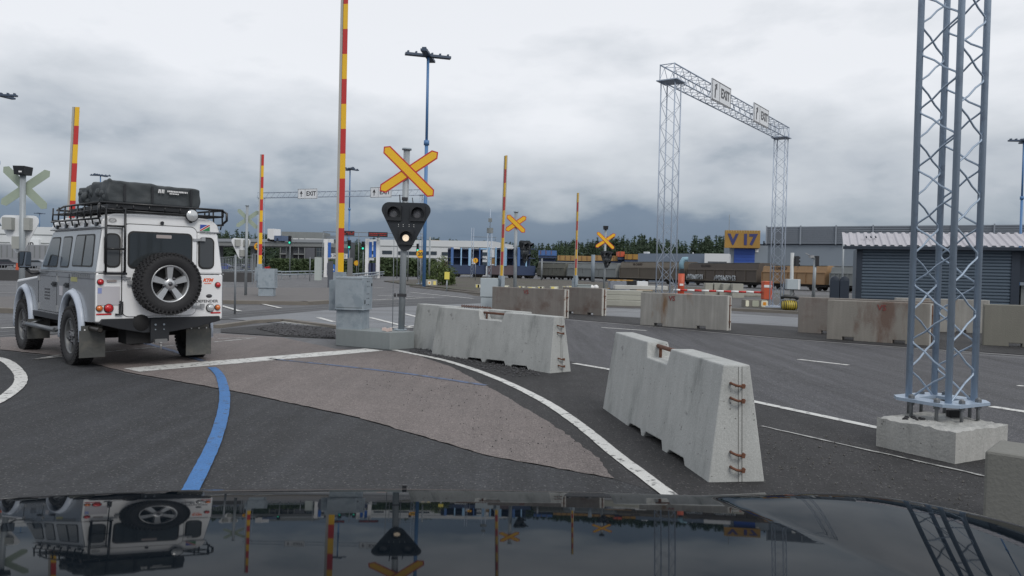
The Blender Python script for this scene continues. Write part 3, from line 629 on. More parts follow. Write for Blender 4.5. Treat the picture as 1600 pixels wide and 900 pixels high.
# gantry with angled beam
def gantry(P0,P1,zt,w,label,group,arrow,signs,sh,sw,bh=.45,base=True):
    P0=Vector((*P0,0)); P1=Vector((*P1,0)); d=(P1-P0).normalized(); nrm=Vector((d.y,-d.x,0))
    if nrm.y>0: nrm=-nrm   # facing the camera
    t=thing('sign_gantry',label,'gantry',P0,0,group)
    D=P1-P0
    for q in (Vector((0,0,0)),D):
        b=MB(); lattice(b,q,q+Vector((0,0,zt-bh)),w,.020,.009,.33,d); b.build('mast',steel_b2,t)
        b=MB(); b.box((0,0,0),(w*1.5,w*1.5,.03),Matrix.Translation(q+Vector((0,0,zt-bh+.0)))@Matrix.Rotation(math.atan2(d.y,d.x),4,'Z')); b.build('mounting_plate',steel_b2,t)
        b=MB(); b.box((0,0,0),(w*1.6,w*1.6,.06),Matrix.Translation(q+Vector((0,0,.10)))@Matrix.Rotation(math.atan2(d.y,d.x),4,'Z')); b.build('base_plate',steel_b2,t)
        b=MB(); b.box((0,0,-.0),(1.0,1.0,.14),Matrix.Translation(q)@Matrix.Rotation(math.atan2(d.y,d.x),4,'Z')); b.build('footing',curb,t)
    b=MB(); lattice(b,-d*(w*.7)+Vector((0,0,zt-bh/2)),D+d*(w*.7)+Vector((0,0,zt-bh/2)),bh,.022,.009,.30,Vector((0,0,1)),w2=w)
    
    for e_ in (-d*(w*.7),D+d*(w*.7)):
        cc_=[e_+Vector((0,0,zt-bh/2+sz*bh/2))+nrm*(sy*w/2) for sz,sy in ((-1,-1),(1,-1),(1,1),(-1,1))]; b.tube(cc_,.02,5,True)
    b.build('cross_beam',steel_b2,t)
    for s in signs:
        c=D*s+nrm*(w/2+.07)+Vector((0,0,zt-bh*.42)); Mf=fr(c,-nrm.cross(Vector((0,0,1))),nrm)
        if (Mf@Vector((1,0,0))-Mf@Vector((0,0,0))).dot(R0)<0: Mf=fr(c,nrm.cross(Vector((0,0,1))),nrm)
        b=MB(); b.box((0,0,0),(sw,sh,.05),Mf); sg=b.build('sign_panel',whiteg,t)
        b=MB(); e=.025; z=.026
        for q in (((0,sh/2-e),(sw,e)),((0,-sh/2+e),(sw,e)),((-sw/2+e,0),(e,sh)),((sw/2-e,0),(e,sh)),((-sw*.12,0),(e*.7,sh*.9))):
            b.box((q[0][0],q[0][1],z),(q[1][0],q[1][1],.008),Mf)
        b.text('EXIT',sh*.62,Mf@Matrix.Translation((sw*.19,0,.03)),.003,.012,.92)
        ax=-sw*.32
        if arrow=='up': b.prism([(ax-.035,-sh*.3),(ax+.035,-sh*.3),(ax+.035,0),(ax+.15,0),(ax,sh*.32),(ax-.15,0),(ax-.035,0)],.006,Mf@Matrix.Translation((0,0,.026)))
        else: b.prism([(ax-.09,-sh*.35),(ax-.01,-sh*.35),(ax-.0,-.03),(ax+.05,.08),(ax+.11,.03),(ax+.12,sh*.36),(ax-.10,sh*.24),(ax-.03,sh*.17),(ax-.08,.02)],.006,Mf@Matrix.Translation((0,0,.026)))
        b.build('lettering',stick_k,sg)
        b=MB()
        for sx in (-.3,.3): b.tube([Mf@Vector((sx*sw,0,-.02)),Mf@Vector((sx*sw,0,-.10-w*.2))],.02,6)
        b.build('bracket',stick_k,sg)
    return t
gp0=at(1041,430,23.4); gp1=G(1213,483); 
gantry((gp0.x,gp0.y),(gp1.x,gp1.y),7.50,.44,'lattice gantry carrying two EXIT signs with bent arrows over the right lanes','exit sign gantries','right',(.30,.675),.68,1.72)
q0=at(407,440,70); q1=at(659,440,64)
gantry((q0.x,q0.y),(q1.x,q1.y),7.75,.40,'far long gantry with two EXIT signs and straight arrows','exit sign gantries','up',(.315,.765),.85,2.0)
# ------------------------------------------------------------ BARRIER GATES
def gate(loc,rz,tilt,n,cab,label,bl=.45,rot=0,first='y',basez=.3,w=.14,armx=0,army=0,z0=1.15):
    """raised arm; loc=foot of the arm axis"""
    t=thing('barrier_gate',label,'level crossing gate',loc,rz,'raised red and yellow crossing gates')
    # arm leans a bit
    A=MB(); B=MB(); G_=MB(); tx=math.tan(tilt)
    Mt=Matrix.Translation((armx,army,0))@Matrix(((1,0,tx,-tx*z0),(0,1,0,0),(0,0,1,0),(0,0,0,1)))
    ztop=z0+n*bl
    slots=[]
    for i in range(n):
        wz=w*(1-.35*i/n); A.box((.02,-.022,z0+bl*(i+.5)),(wz,.012,bl),Mt); slots+=[i%2]*6
    G_.box((0,.012,(z0+ztop)/2),(w*.95,.05,ztop-z0),Mt,taper=.65); G_.box((-w*.5,.0,(z0+ztop)/2),(.05,.06,ztop-z0),Mt,taper=.9)
    arm=G_.build('arm',M('pale_arm_aluminium',(.42,.41,.38),.5,.1),t); st=A.build('striped_face',yel,arm); st.data.materials.append(red)
    st.data.polygons.foreach_set('material_index',slots)
    b=MB(); b.box((armx,.0,.5*(z0+.25)+.1),(.2,.13,z0-.25)); b.box((armx-.09,-.02,z0-.32),(.12,.20,.55)); b.build('arm_bracket',galv,t)
    if cab:
        cw,cdp,c1,c2=cab   # width depth, foot height, cabinet height
        b=MB(); b.box((armx+.06+cw/2*.9,-.2,c1/2),(cw*.88,cdp*.85,c1)); b.build('cabinet_foot',galv,t,.006)
        b=MB(); b.box((armx+.04+cw/2,-.2,c1+c2/2+.01),(cw,cdp,c2)); b.box((armx+.04+cw/2,-.2,c1+.005),(cw+.02,cdp+.02,.012)); c=b.build('cabinet',galv,t,.008)
        b=MB()
        for zz in (.18,.30,.46,.56,.72,.8):
            for xx in (-.03,.03): b.disc((armx+.04+cw*1.0+.001,xx-.2,c1+c2*(1-zz)),.011,(1,0,0),.004,8)
        b.build('vent_hole',blk,c)
    return t
def lens_box(b,c,s,dp): b.box(c,(s,dp,s))
# near gate on its concrete plinth, turned so its right side shows
pl=thing('concrete_plinth','low concrete plinth under the nearest gate cabinet and signal post','plinth',G(524,545),0)
A=G(524,540); Bp=G(618,548); Cc=G(640,546)
d=(Bp-A).normalized(); e=Vector((-d.y,d.x,0))
pl.location=A; LA=(Bp-A).length-.12
b=MB(); vs=[Vector((0,0,0)),d*LA,d*(LA+.16)+e*.48,e*.62+d*.02]; b.add([v for v in vs]+[v+Vector((0,0,.30)) for v in vs],[(3,2,1,0),(4,5,6,7),(0,1,5,4),(1,2,6,5),(2,3,7,6),(3,0,4,7)]); b.build('plinth',M('grey_plinth_concrete',(.22,.245,.25),.8,0,.15,2,.2,40,streak=.1,speck=.1),pl,.012)
gz=rad(-11)
gl=A+d*-.09+e*.36+Vector((.01,0,0))
g1=gate((gl.x-.02,gl.y+.02,.28),gz,rad(.25),14,None,'tallest red and yellow gate arm rising from the nearest grey cabinet',bl=.445,z0=.915,w=.11,armx=-.115)
b=MB(); b.box((.23,-.20,.175),(.47,.38,.36)); b.build('cabinet_foot',galv,g1,.006)
b=MB(); b.box((.25,-.22,.65),(.52,.44,.57)); b.box((.25,-.22,.365),(.53,.45,.012)); cb1=b.build('cabinet',galv,g1,.006)
b=MB()
for zz in (.86,.77,.64,.56,.45):
    for yy in (-.26,-.18): b.disc((.511,yy,zz),.011,(1,0,0),.004,8)
b.build('vent_hole',blk,cb1)
b=MB(); b.box((-.03,-.02,.20),(.04,.26,.4)); b.build('side_plate',galv,g1)
b=MB(); b.box((.514,-.36,.50),(.010,.02,.07)); b.box((.514,-.05,.80),(.010,.03,.05)); b.build('door_lock',blk,cb1)
b=MB(); b.box((.25,-.442,.90),(.48,.004,.004)); b.box((.25,-.442,.40),(.48,.004,.004)); b.build('panel_seam',M('dark_joint',(.10,.10,.095)),cb1)
# litter on the plinth
lp=G(604,518,.3); b=MB()
for i in range(5): b.box((lp.x-.06+.035*i,lp.y+random.uniform(-.02,.02),.33+random.uniform(-.01,.01)),(.034,.04,.045+.02*random.random()),)
o=b.build('crumpled_packet',M('pinkish_packet',(.62,.50,.46),.6,0,.3,30),None,.004); tag(o,'small crumpled pale packet lying on the plinth beside the cabinet','litter')
g2p=G(409,466)
gate((g2p.x-.17,g2p.y+.2,.1),rad(4),rad(.7),10,(.68,.55,.34,.78),'gate arm with grey cabinet on the traffic island beyond the white vehicle',bl=.465,z0=1.22)
g3p=at(107,470,18.6)
gate((g3p.x,g3p.y,.0),rad(8),rad(2.2),9,(.62,.5,.3,.8),'gate arm rising behind the roof rack of the white vehicle',bl=.44,z0=1.05)
g4p=at(783,470,25.5)
gate((g4p.x,g4p.y,0),rad(-60),rad(2.0),9,None,'thin gate arm right of the second yellow cross, above the reddish block',bl=.44,z0=1.1)
o=[c for c in COL.objects if c.get('label')=='thin gate arm right of the second yellow cross, above the reddish block'][0]
o['label']='thin gate arm left of the second yellow cross, above the reddish block'
cp=at(764,470,25.5); c3=thing('control_cabinet','grey cabinet between the reddish block and the second yellow cross','cabinet',(cp.x,cp.y,0)); b=MB(); b.box((0,0,.25),(.52,.4,.5)); b.build('cabinet_foot',galv_l,c3,.01); b=MB(); b.box((0,0,.81),(.56,.45,.60)); b.build('cabinet',galv_l,c3,.01)
g5p=at(899,460,37)
gate((g5p.x,g5p.y,0),rad(-62),rad(.7),9,None,'farthest thin gate arm left of the smallest yellow cross',bl=.44,z0=1.1,w=.13)
cp=at(912,460,36.5); c4=thing('control_cabinet','small grey green cabinet right of the farthest gate arm','cabinet',(cp.x,cp.y,0)); b=MB(); b.box((0,0,.35),(.62,.5,.8)); b.build('cabinet',cabg,c4,.01); b=MB(); b.box((0,0,.765),(.66,.54,.03)); b.build('lid',cabg,c4,.01)
# ------------------------------------------------------------ CROSSING SIGNALS
def xcross(parent,z,L=1.04,w=.165,a1=rad(-43),a2=rad(35),y=-.07,back=False,x0=.02):
    """St Andrew's cross: red bordered yellow blades in the local xz plane facing -y"""
    sg=None
    for i,a in enumerate((a2,a1)):
        Mf=Matrix.Translation((x0,y-.012*i,z))@Matrix.Rotation(-a,4,'Y')@Matrix(((1,0,0,0),(0,0,-1,0),(0,1,0,0),(0,0,0,1)))
        def blade(l,w_): return [(-l/2,0),(-l/2+w_*.42,-w_/2),(l/2-w_*.42,-w_/2),(l/2,0),(l/2-w_*.42,w_/2),(-l/2+w_*.42,w_/2)]
        b=MB(); b.prism(blade(L,w),.008,Mf); r=b.build('cross_blade',paleback if back else red,parent)
        if not back:
            b=MB(); b.prism(blade(L-.055,w-.048),.0025,Mf@Matrix.Translation((0,0,.0085))); b.build('yellow_face',yel,r)
def head(parent,z,s=1.,back=False,y=-.08,lit=True,x0=0.0):
    """rounded inverted triangle with three hooded lenses, facing -y"""
    rad_=.125*s; cs=[(-.29*s,.265*s),(.29*s,.265*s),(0,-.30*s)]
    pts=[]
    ang=[(90,210),(-30,90),(210,330)]
    for (cx,cy),(a0,a1) in ((cs[1],(-30,90)),(cs[0],(90,210)),(cs[2],(210,330))):
        for q in range(9): a=rad(a0+(a1-a0)*q/8); pts.append((cx+rad_*math.cos(a),cy+rad_*math.sin(a)))
    Mf=Matrix(((1,0,0,x0),(0,0,-1,y),(0,1,0,z),(0,0,0,1)))
    b=MB(); b.prism(pts,.012,Mf); bd=b.build('backboard',whiteg if back else blk_s,parent)
    cc=[(-.20*s,.205*s),(.20*s,.205*s),(.02*s,-.195*s)]
    for i,(cx,cy) in enumerate(cc):
        h=MB(); L_=.145*s
        # square housing frame
        h.box((cx,cy,.034),(.25*s,.25*s,.045),Mf)
        if back: h=MB(); h.box((cx*.95,cy,.075),(.20*s,.26*s,.12),Mf)
        h.build('lamp_housing',M('grey_lamp_box',(.34,.35,.33),.6) if back else M('dark_lamp_housing',(.022,.024,.027),.4),parent)
        if back: continue
        h=MB(); r=.10*s; n=20; vs=[]; fs=[]
        for k in range(n+1):
            a=rad(-35+250*k/n); top=max(0,math.sin(a)); ln=.04*s+.13*s*(top**.6 if top>0 else 0)
            vs+=[(cx+r*math.cos(a),cy+r*math.sin(a),.056),(cx+r*math.cos(a)*1.0+.03*s*ln/.2,cy+r*math.sin(a),.056+ln)]
        for k in range(n): fs.append((2*k,2*k+1,2*k+3,2*k+2))
        h.add(vs,fs,Mf,True); hd=h.build('hood',blk_s,parent); sm=hd.modifiers.new('solid','SOLIDIFY'); sm.thickness=.005
        h=MB(); q_=.78 if (i==2 and lit) else 1.; h.lathe([(0.0,.078),(r*.4*q_,.074),(r*.62*q_,.066),(r*.72*q_,.057)],24,Mf@Matrix.Translation((cx-.004,cy-(.012 if q_<1 else 0),0)))
        h.build('lens',lampw if (i==2 and lit) else M('smoky_lens',(.20,.20,.21),.25,0,.15,20),parent)
    if not back:
        b=MB()
        for x_ in (-.12,-.04,.06,.14):
            for z_ in (.0,-.03): b.disc(Mf@Vector((x_*s,z_*s+.02*s,.012)),.006*s,(0,-1,0),.004,8)
        b.build('rivet',whitep,parent)
def post(parent,h,r=.055,cap=True,z0=0):
    b=MB(); b.tube([(0,0,z0),(0,0,h)],r,16); b.build('post',polem,parent)
    if cap: b=MB(); b.tube([(0,0,h),(0,0,h+.03)],r*1.5,16); b.build('post_cap',galv,parent)
mp=G(627,516,.3)
s1=thing('crossing_signal','near railway crossing signal: large yellow cross above a black triangular lamp board','crossing signal',(mp.x,mp.y,.3),rad(-2),'level crossing signals',tilt=(0,rad(.75)))
D1=mp.y; K=D1/FPX
post(s1,(517-236)*K,.056)
xcross(s1,(517-270)*K,1.22,.175,x0=.06)
head(s1,(517-354)*K,1.03,x0=.035)
b=MB(); b.box((0,-.05,(517-462)*K),(.16,.03,.05)); b.tube([(-.12,-.06,(517-462)*K-.03),(-.12,-.06,(517-462)*K+.03)],.02,8); b.build('cable_clamp',M('dark_bracket',(.05,.05,.055),.5,.4),s1)
b=MB(); b.tube([(-.02,0,.0),(-.02,0,.02)],.12,12); b.build('base_flange',galv,s1)
b=MB(); b.box((.0,-.05,(517-312)*K),(.1,.05,.05)); b.tube([(-.08,-.05,(517-318)*K),(-.09,-.06,(517-306)*K)],.01,6); b.tube([(.16,-.05,(517-325)*K),(.13,-.05,(517-310)*K)],.008,6); b.build('head_bracket',M('dark_bracket',(.05,.05,.055),.5,.4),s1)
def signal(u,vb,y,vtop,vx,vh,label,rz=0,back=False,xs=1.,topbox=False,tilt=0,hs=1.,hx=0,lit=False,sidez=None,z0=0.,L=1.15):
    p=at(u,vb,y); K=y/FPX; t=thing('crossing_signal',label,'crossing signal',(p.x,p.y,z0),0,'level crossing signals',tilt=(0,tilt))
    g=H-(vb-hz(u))*K   # world height of reference row vb
    Z=lambda v: (vb-v)*K+g-z0
    post(t,Z(vtop),.056,not topbox)
    if topbox: b=MB(); b.box((0,-.0,Z(vtop)+.06),(.20,.26,.17),taper=1.15); b.build('strobe_lamp',blk,t)
    if topbox and back: b=MB(); b.box((.03,-.14,Z(vtop)+.03),(.06,.01,.03)); b.build('label_plate',whitep,t)
    xcross(t,Z(vx),L*xs,.17,y=(.09 if back else -.07),back=back,x0=0)
    M2=[c for c in kids(t)]
    hsub=thing('tmp','x','x'); head(hsub,0,hs,back,y=(.10 if back else -.10),lit=lit)
    for c in kids(hsub):
        c.parent=t; c.location=(hx,0,Z(vh)) 
        c.rotation_euler=(0,0,rz)
    bpy.data.objects.remove(hsub)
    return t
signal(34,440,15.9,272,293,365,'leftmost signal seen from behind, pale cross and white board on a post',back=True,topbox=True,tilt=rad(.2),xs=1.05,hs=.95,hx=-.12,z0=.0)
signal(384,440,33,322,342,388,'signal seen from behind beside the white vehicle, pale green cross',back=True,tilt=rad(.3),rz=rad(50),hs=1.05,hx=-.18,z0=.1)
signal(805,440,26,332,350,393,'second signal with yellow cross, its lamp board turned right',rz=rad(58),tilt=rad(-.3),hx=.22,xs=.72,hs=.92,L=1.15)
signal(944,440,38,358,376,405,'farthest signal: small yellow cross under a black top lamp',rz=rad(35),topbox=True,tilt=rad(.2),hx=.02,hs=1.0,xs=1.05,L=1.1)
# ------------------------------------------------------------ WHITE OFF-ROAD VEHICLE
random.seed(11)
VX,VY,VA=-5.285,11.135,rad(45)
V=thing('offroad_vehicle','white boxy off-road vehicle with a roof rack and a spare wheel on its rear door','off-road vehicle',(VX,VY,0),VA)
HW=.83; RY=-.87; FA=2.38
def arch(cy,r=.44,z0=.56,zc=.42,n=9):
    out=[]
    for i in range(n+1):
        a=PI-PI*i/n   # from front(+y) to rear handled by caller ordering
        out.append((cy+r*math.cos(a),max(z0,zc+ (r+.10)*math.sin(a))))
    return out
# side profile, counter-clockwise in (y,z)
prof=[(RY,.62)]+arch(0,.43,.60)+[(.5,.56),(1.9,.56)]+arch(FA,.43,.58)+[(2.92,.60),(2.95,.98),(2.90,1.08),(1.78,1.16),(1.66,1.25),(RY,1.25)]
MX=Matrix(((0,0,1,-HW),(1,0,0,0),(0,1,0,0),(0,0,0,1)))   # (y,z,x)
b=MB(); b.prism(prof,2*HW,MX); 
# upper cabin taper
def side(y,z): return HW-.005-(z-1.25)*.125
up=[(RY,1.25),(1.64,1.25),(1.22,1.82),(RY+.02,1.82)]
n=4; vs=[(-side(y,z),y,z) for y,z in up]+[(side(y,z),y,z) for y,z in up]
b.add(vs,[(0,1,2,3),(7,6,5,4)]+[(i,4+i,4+(i+1)%4,(i+1)%4) for i in range(4)])
body=b.build('body',paint_w,V,.022)
bm=bmesh.new(); bm.from_mesh(body.data); bmesh.ops.recalc_face_normals(bm,faces=bm.faces); bm.to_mesh(body.data); bm.free()
# roof
b=MB(); rp=[(-.775,1.82),(-.775,1.86),(-.75,1.93),(-.69,1.985),(-.60,2.015),(-.3,2.03),(.3,2.03),(.60,2.015),(.69,1.985),(.75,1.93),(.775,1.86),(.775,1.82)]
RM=Matrix(((1,0,0,0),(0,0,-1,1.26),(0,1,0,0),(0,0,0,1))); b.prism(rp,1.26-RY-.01,RM); b.build('roof',paint_w,V,.02)
b=MB()
for s in (-1,1): b.tube([(s*.785,RY+.02,1.835),(s*.785,1.24,1.835)],.014,6)
b.tube([(-.77,RY-.004,1.83),(-.52,RY-.004,1.83)],.006,6); b.tube([(.5,RY-.004,1.83),(.77,RY-.004,1.83)],.006,6); b.build('gutter',paint_s,V)
# grey side panels (thin skins on the flank)
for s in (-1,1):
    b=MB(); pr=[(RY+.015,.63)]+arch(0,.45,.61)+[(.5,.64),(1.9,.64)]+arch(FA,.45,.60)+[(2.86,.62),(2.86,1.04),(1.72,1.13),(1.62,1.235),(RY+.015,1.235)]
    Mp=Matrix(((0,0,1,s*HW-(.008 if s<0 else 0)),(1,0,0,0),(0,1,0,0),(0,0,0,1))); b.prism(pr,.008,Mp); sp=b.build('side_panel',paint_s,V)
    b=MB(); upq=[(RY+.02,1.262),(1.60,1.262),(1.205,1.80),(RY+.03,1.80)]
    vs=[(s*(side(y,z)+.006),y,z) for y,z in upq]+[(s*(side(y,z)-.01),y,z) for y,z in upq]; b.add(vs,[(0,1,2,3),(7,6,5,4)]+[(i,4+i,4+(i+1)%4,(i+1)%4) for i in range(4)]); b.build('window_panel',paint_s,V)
    # belt rail and lower sill
    b=MB(); b.box((s*(HW+.004),.38,1.25),(.022,2.5,.018)); b.build('belt_rail',M('alloy_trim',(.4,.41,.42),.4,.5),V)
    b=MB(); b.box((s*(HW-.005),1.2,.60),(.05,1.42,.075)); b.build('sill',blk,V)
    b=MB(); b.tube([(s*(HW+.10),.46,.44),(s*(HW+.10),1.86,.44)],.035,8); b.tube([(s*(HW+.10),.46,.44),(s*(HW-.1),.42,.5)],.02,6); b.tube([(s*(HW+.10),1.8,.44),(s*(HW-.1),1.8,.5)],.02,6); b.build('side_step',M('step_tube',(.16,.17,.18),.35,.6),V)
    # side windows
    for w in ([(1.50,1.30),(.78,1.30),(.78,1.73),(1.20,1.73)],[(.66,1.30),(.26,1.30),(.26,1.735),(.66,1.735)],[(.13,1.32),(-.72,1.32),(-.66,1.75),(.10,1.75)]):
        cy=sum(p[0] for p in w)/4; cz=sum(p[1] for p in w)/4
        for nm,mm,g,off in (('window_frame',rubber,1.0,.010),('pane',glass,.91,.013)):
            q=[]
            for (y,z) in w:
                yy=cy+(y-cy)*(1-(1-g)*.7); zz=cz+(z-cz)*g
                q.append((yy,zz))
            # rounded corners
            R=[]
            for i in range(4):
                p0=Vector(q[i-1]); p1=Vector(q[i]); p2=Vector(q[(i+1)%4]); rr=.055
                a=p1+(p0-p1).normalized()*rr; c=p1+(p2-p1).normalized()*rr
                for t_ in (0,.33,.67,1): R.append((1-t_)**2*a+2*t_*(1-t_)*p1+t_*t_*c)
            k=len(R); vs=[(s*(side(p.x,p.y)+off),p.x,p.y) for p in R]+[(s*(side(p.x,p.y)-.005),p.x,p.y) for p in R]
            bb=MB(); bb.add(vs,[tuple(range(k)),tuple(range(k,2*k))[::-1]]+[(i,k+i,k+(i+1)%k,(i+1)%k) for i in range(k)])
            if nm=='window_frame': fo=bb.build('window',mm,V)
            else: bb.build(nm,mm,fo)
    b=MB(); q=[(s*(side(0,z_)+o_),y_,z_) for o_ in (.018,-.002) for y_,z_ in ((-.315,1.34),(-.285,1.34),(-.285,1.73),(-.315,1.73))]
    b.add(q,[(0,1,2,3),(7,6,5,4)]+[(i,4+i,4+(i+1)%4,(i+1)%4) for i in range(4)]); b.build('window_divider',rubber,V)
    # door seams and handles
    b=MB(); x=s*(HW+.0095)
    for y in (1.66,.74,.18): b.box((x,y,.96),(.004,.008,.52))
    b.box((x,.9,.665),(.004,1.5,.008)); b.box((x,.4,1.17),(.004,2.5,.006)); b.build('door_seam',blk,V)
    for y in (.86,.28): b=MB(); b.box((s*(HW+.02),y,1.06),(.03,.13,.03)); b.box((s*(HW+.011),y,1.06),(.006,.17,.07)); b.build('door_handle',blk,V)
    for y in (1.62,.70):
        for z in (.72,1.14): b=MB(); b.box((s*(HW+.012),y,z),(.02,.05,.09)); b.build('door_hinge',M('alloy_trim',(.4,.41,.42),.4,.5),V)
    if s<0:
        b=MB()
        for i in range(4): b.box((s*(HW+.0105),1.2,.98-.045*i),(.003,.26-.03*(i%2),.022))
        b.build('side_sticker',stick_k,V)
        b=MB(); b.box((s*(HW+.0105),.54,.98),(.003,.14,.13)); b.build('side_sticker',plate_m,V)
        b=MB(); b.box((s*(HW+.0105),-.03,1.15),(.003,.26,.06)); b.build('side_sticker',M('dull_yellow_sticker',(.38,.37,.14),.4),V)
        b=MB()
        for i in range(9): b.box((s*(HW+.0105),.05-.085*i,1.205),(.003,.05,.05))
        b.build('side_vent',M('vent_grey',(.17,.18,.19),.5),V)
    # flared arches
    for cy in (0,FA):
        b=MB(); ri=.435; n=14; vs=[]; fs=[]
        for i in range(n+1):
            a=rad(-8+196*i/n); c,sn=math.cos(a),math.sin(a)
            zi=.42+(ri+.10)*sn; yi=cy+ri*c; zo=.42+(ri+.165)*sn; yo=cy+(ri+.06)*c
            vs+=[(s*(HW-.02),yi,zi),(s*(HW+.058),yi,zi),(s*(HW+.058),yi+.022*c,zi+.026*sn),(s*(HW+.005),yo,zo)]
        for i in range(n):
            for j in range(3): fs.append((4*i+j,4*i+j+1,4*i+5+j,4*i+4+j))
        b.add(vs,fs,None,True); b.add([vs[0],vs[1],vs[2],vs[3]],[(0,1,2,3)]); b.add(vs[-4:],[(3,2,1,0)]); o=b.build('wheel_arch',paint_f,V); sm=o.modifiers.new('s','SOLIDIFY'); sm.thickness=.012
# wheels
def wheel(name,parent,M_,R=.395,w=.235,dirty=False):
    hw=w/2
    prof=[(R*.60,-hw*.75),(R*.66,-hw*.98),(R*.86,-hw*1.02),(R*.955,-hw*.86),(R*.985,-hw*.6),(R*.985,hw*.6),(R*.955,hw*.86),(R*.86,hw*1.02),(R*.66,hw*.98),(R*.60,hw*.75)]
    b=MB(); b.lathe(prof,56,M_)
    for i in range(44):
        a=2*PI*i/44
        for k_,z in enumerate((-.74,-.25,.25,.74)):
            aa=a+(.07 if k_%2 else 0)
            b.box((R*.985,0,z*hw),(.022,R*.095,hw*.42),M_@Matrix.Rotation(aa,4,'Z'))
        b.box((R*.93,0,hw*.93),(.05,R*.05,.02),M_@Matrix.Rotation(a,4,'Z'))
    ty=b.build('wheel',tyre_m,parent)
    b=MB(); al=M('dusty_alloy',(.16,.165,.17),.5,.4,.2,9) if dirty else alloy
    b.lathe([(R*.61,-hw*.7),(R*.60,hw*.55),(R*.615,hw*.80),(R*.59,hw*.86),(R*.555,hw*.70),(R*.54,-hw*.3)],48,M_)
    for i in range(5):
        a=2*PI*i/5+PI/2; Mr=M_@Matrix.Rotation(a,4,'Z')
        z1=hw*.62; z0=hw*.30
        vs=[(R*.14,-.028,z1),(R*.57,-.043,z1+.01),(R*.57,.043,z1+.01),(R*.14,.028,z1),(R*.14,-.034,z0),(R*.57,-.052,z0),(R*.57,.052,z0),(R*.14,.034,z0)]
        b.add(vs,[(0,1,2,3),(7,6,5,4),(0,4,5,1),(1,5,6,2),(2,6,7,3),(3,7,4,0)],Mr)
    b.lathe([(0,hw*.78),(R*.12,hw*.75),(R*.19,hw*.64),(R*.21,hw*.3)],28,M_); b.build('rim',al,ty)
    b=MB(); b.lathe([(0,-.0),(R*.55,-.0),(R*.55,.01)],32,M_); b.build('brake_disc',alloy_d,ty)
    b=MB()
    for i in range(5):
        a=2*PI*i/5+PI/2+PI/5; b.lathe([(.0,hw*.80),(.016,hw*.80),(.020,hw*.62)],10,M_@Matrix.Rotation(a,4,'Z')@Matrix.Translation((R*.205,0,0)))
    b.lathe([(0,hw*.86),(.026,hw*.84),(.03,hw*.74)],12,M_); b.build('wheel_nut',M('dark_nut',(.1,.1,.11),.35,.6),ty)
    return ty
for s in (-1,1):
    for cy in (0,FA):
        Mw=Matrix.Translation((s*.775,cy,.392))@Matrix.Rotation(PI/2*s,4,'Y'); wheel('wheel',V,Mw,dirty=True)
Ms=Matrix.Translation((.0,-1.03,1.12))@Matrix(((1,0,0,0),(0,0,-1,0),(0,1,0,0),(0,0,0,1)))
sw=wheel('wheel',V,Ms,R=.405,w=.26); sw.name='spare_wheel'
b=MB(); b.box((0,-.93,1.12),(.3,.12,.34)); b.build('wheel_carrier',blk,V)
# rear face (plane y=RY)
def rbox(x0,x1,z0,z1,d,name,mt,off=0,bev=0,par=V):
    b=MB(); b.box(((x0+x1)/2,RY-off-d/2,(z0+z1)/2),(x1-x0,d,z1-z0)); return b.build(name,mt,par,bev)
def rpoly(pts,d,name,mt,off=0,par=V):
    Mf=Matrix(((1,0,0,0),(0,0,-1,RY-off),(0,1,0,0),(0,0,0,1))); b=MB(); b.prism(pts,d,Mf); return b.build(name,mt,par)
def rrect(x0,x1,z0,z1,r,n=5):
    out=[]
    for cx,cz,a0 in ((x1-r,z0+r,-90),(x1-r,z1-r,0),(x0+r,z1-r,90),(x0+r,z0+r,180)):
        for i in range(n+1): a=rad(a0+90*i/n); out.append((cx+r*math.cos(a),cz+r*math.sin(a)))
    return out
rpoly(rrect(-.525,.455,.685,1.895,.09),.004,'door_seal',rubber)
door=rpoly(rrect(-.515,.445,.69,1.885,.085),.016,'rear_door',paint_w)
rpoly(rrect(-.455,.385,1.31,1.80,.07),.006,'window_seal',rubber,.016,door)
rpoly(rrect(-.435,.365,1.33,1.78,.06),.004,'pane',glass,.022,door)
rpoly(rrect(-.10,.10,1.72,1.765,.01),.002,'brake_lamp',M('dull_clear_lamp',(.35,.31,.30),.4),.026,door)
b=MB(); b.disc((-.02,RY-.004,1.925),.022,(0,-1,0),.02,14); b.box((-.02,RY-.015,1.91),(.03,.03,.02)); b.build('washer_nozzle',blk,V)
for x0,x1 in ((-.735,-.535),(.475,.70)):
    wf=rpoly(rrect(x0,x1,1.32,1.76,.075),.005,'corner_window',rubber); rpoly(rrect(x0+.02,x1-.02,1.34,1.74,.06),.004,'pane',M('dull_tinted_glass',(.07,.075,.08),.12,0,.1,3),.005,wf)
rbox(-.80,-.53,1.243,1.249,.004,'body_seam',blk); rbox(.46,.78,1.243,1.249,.004,'body_seam',blk)
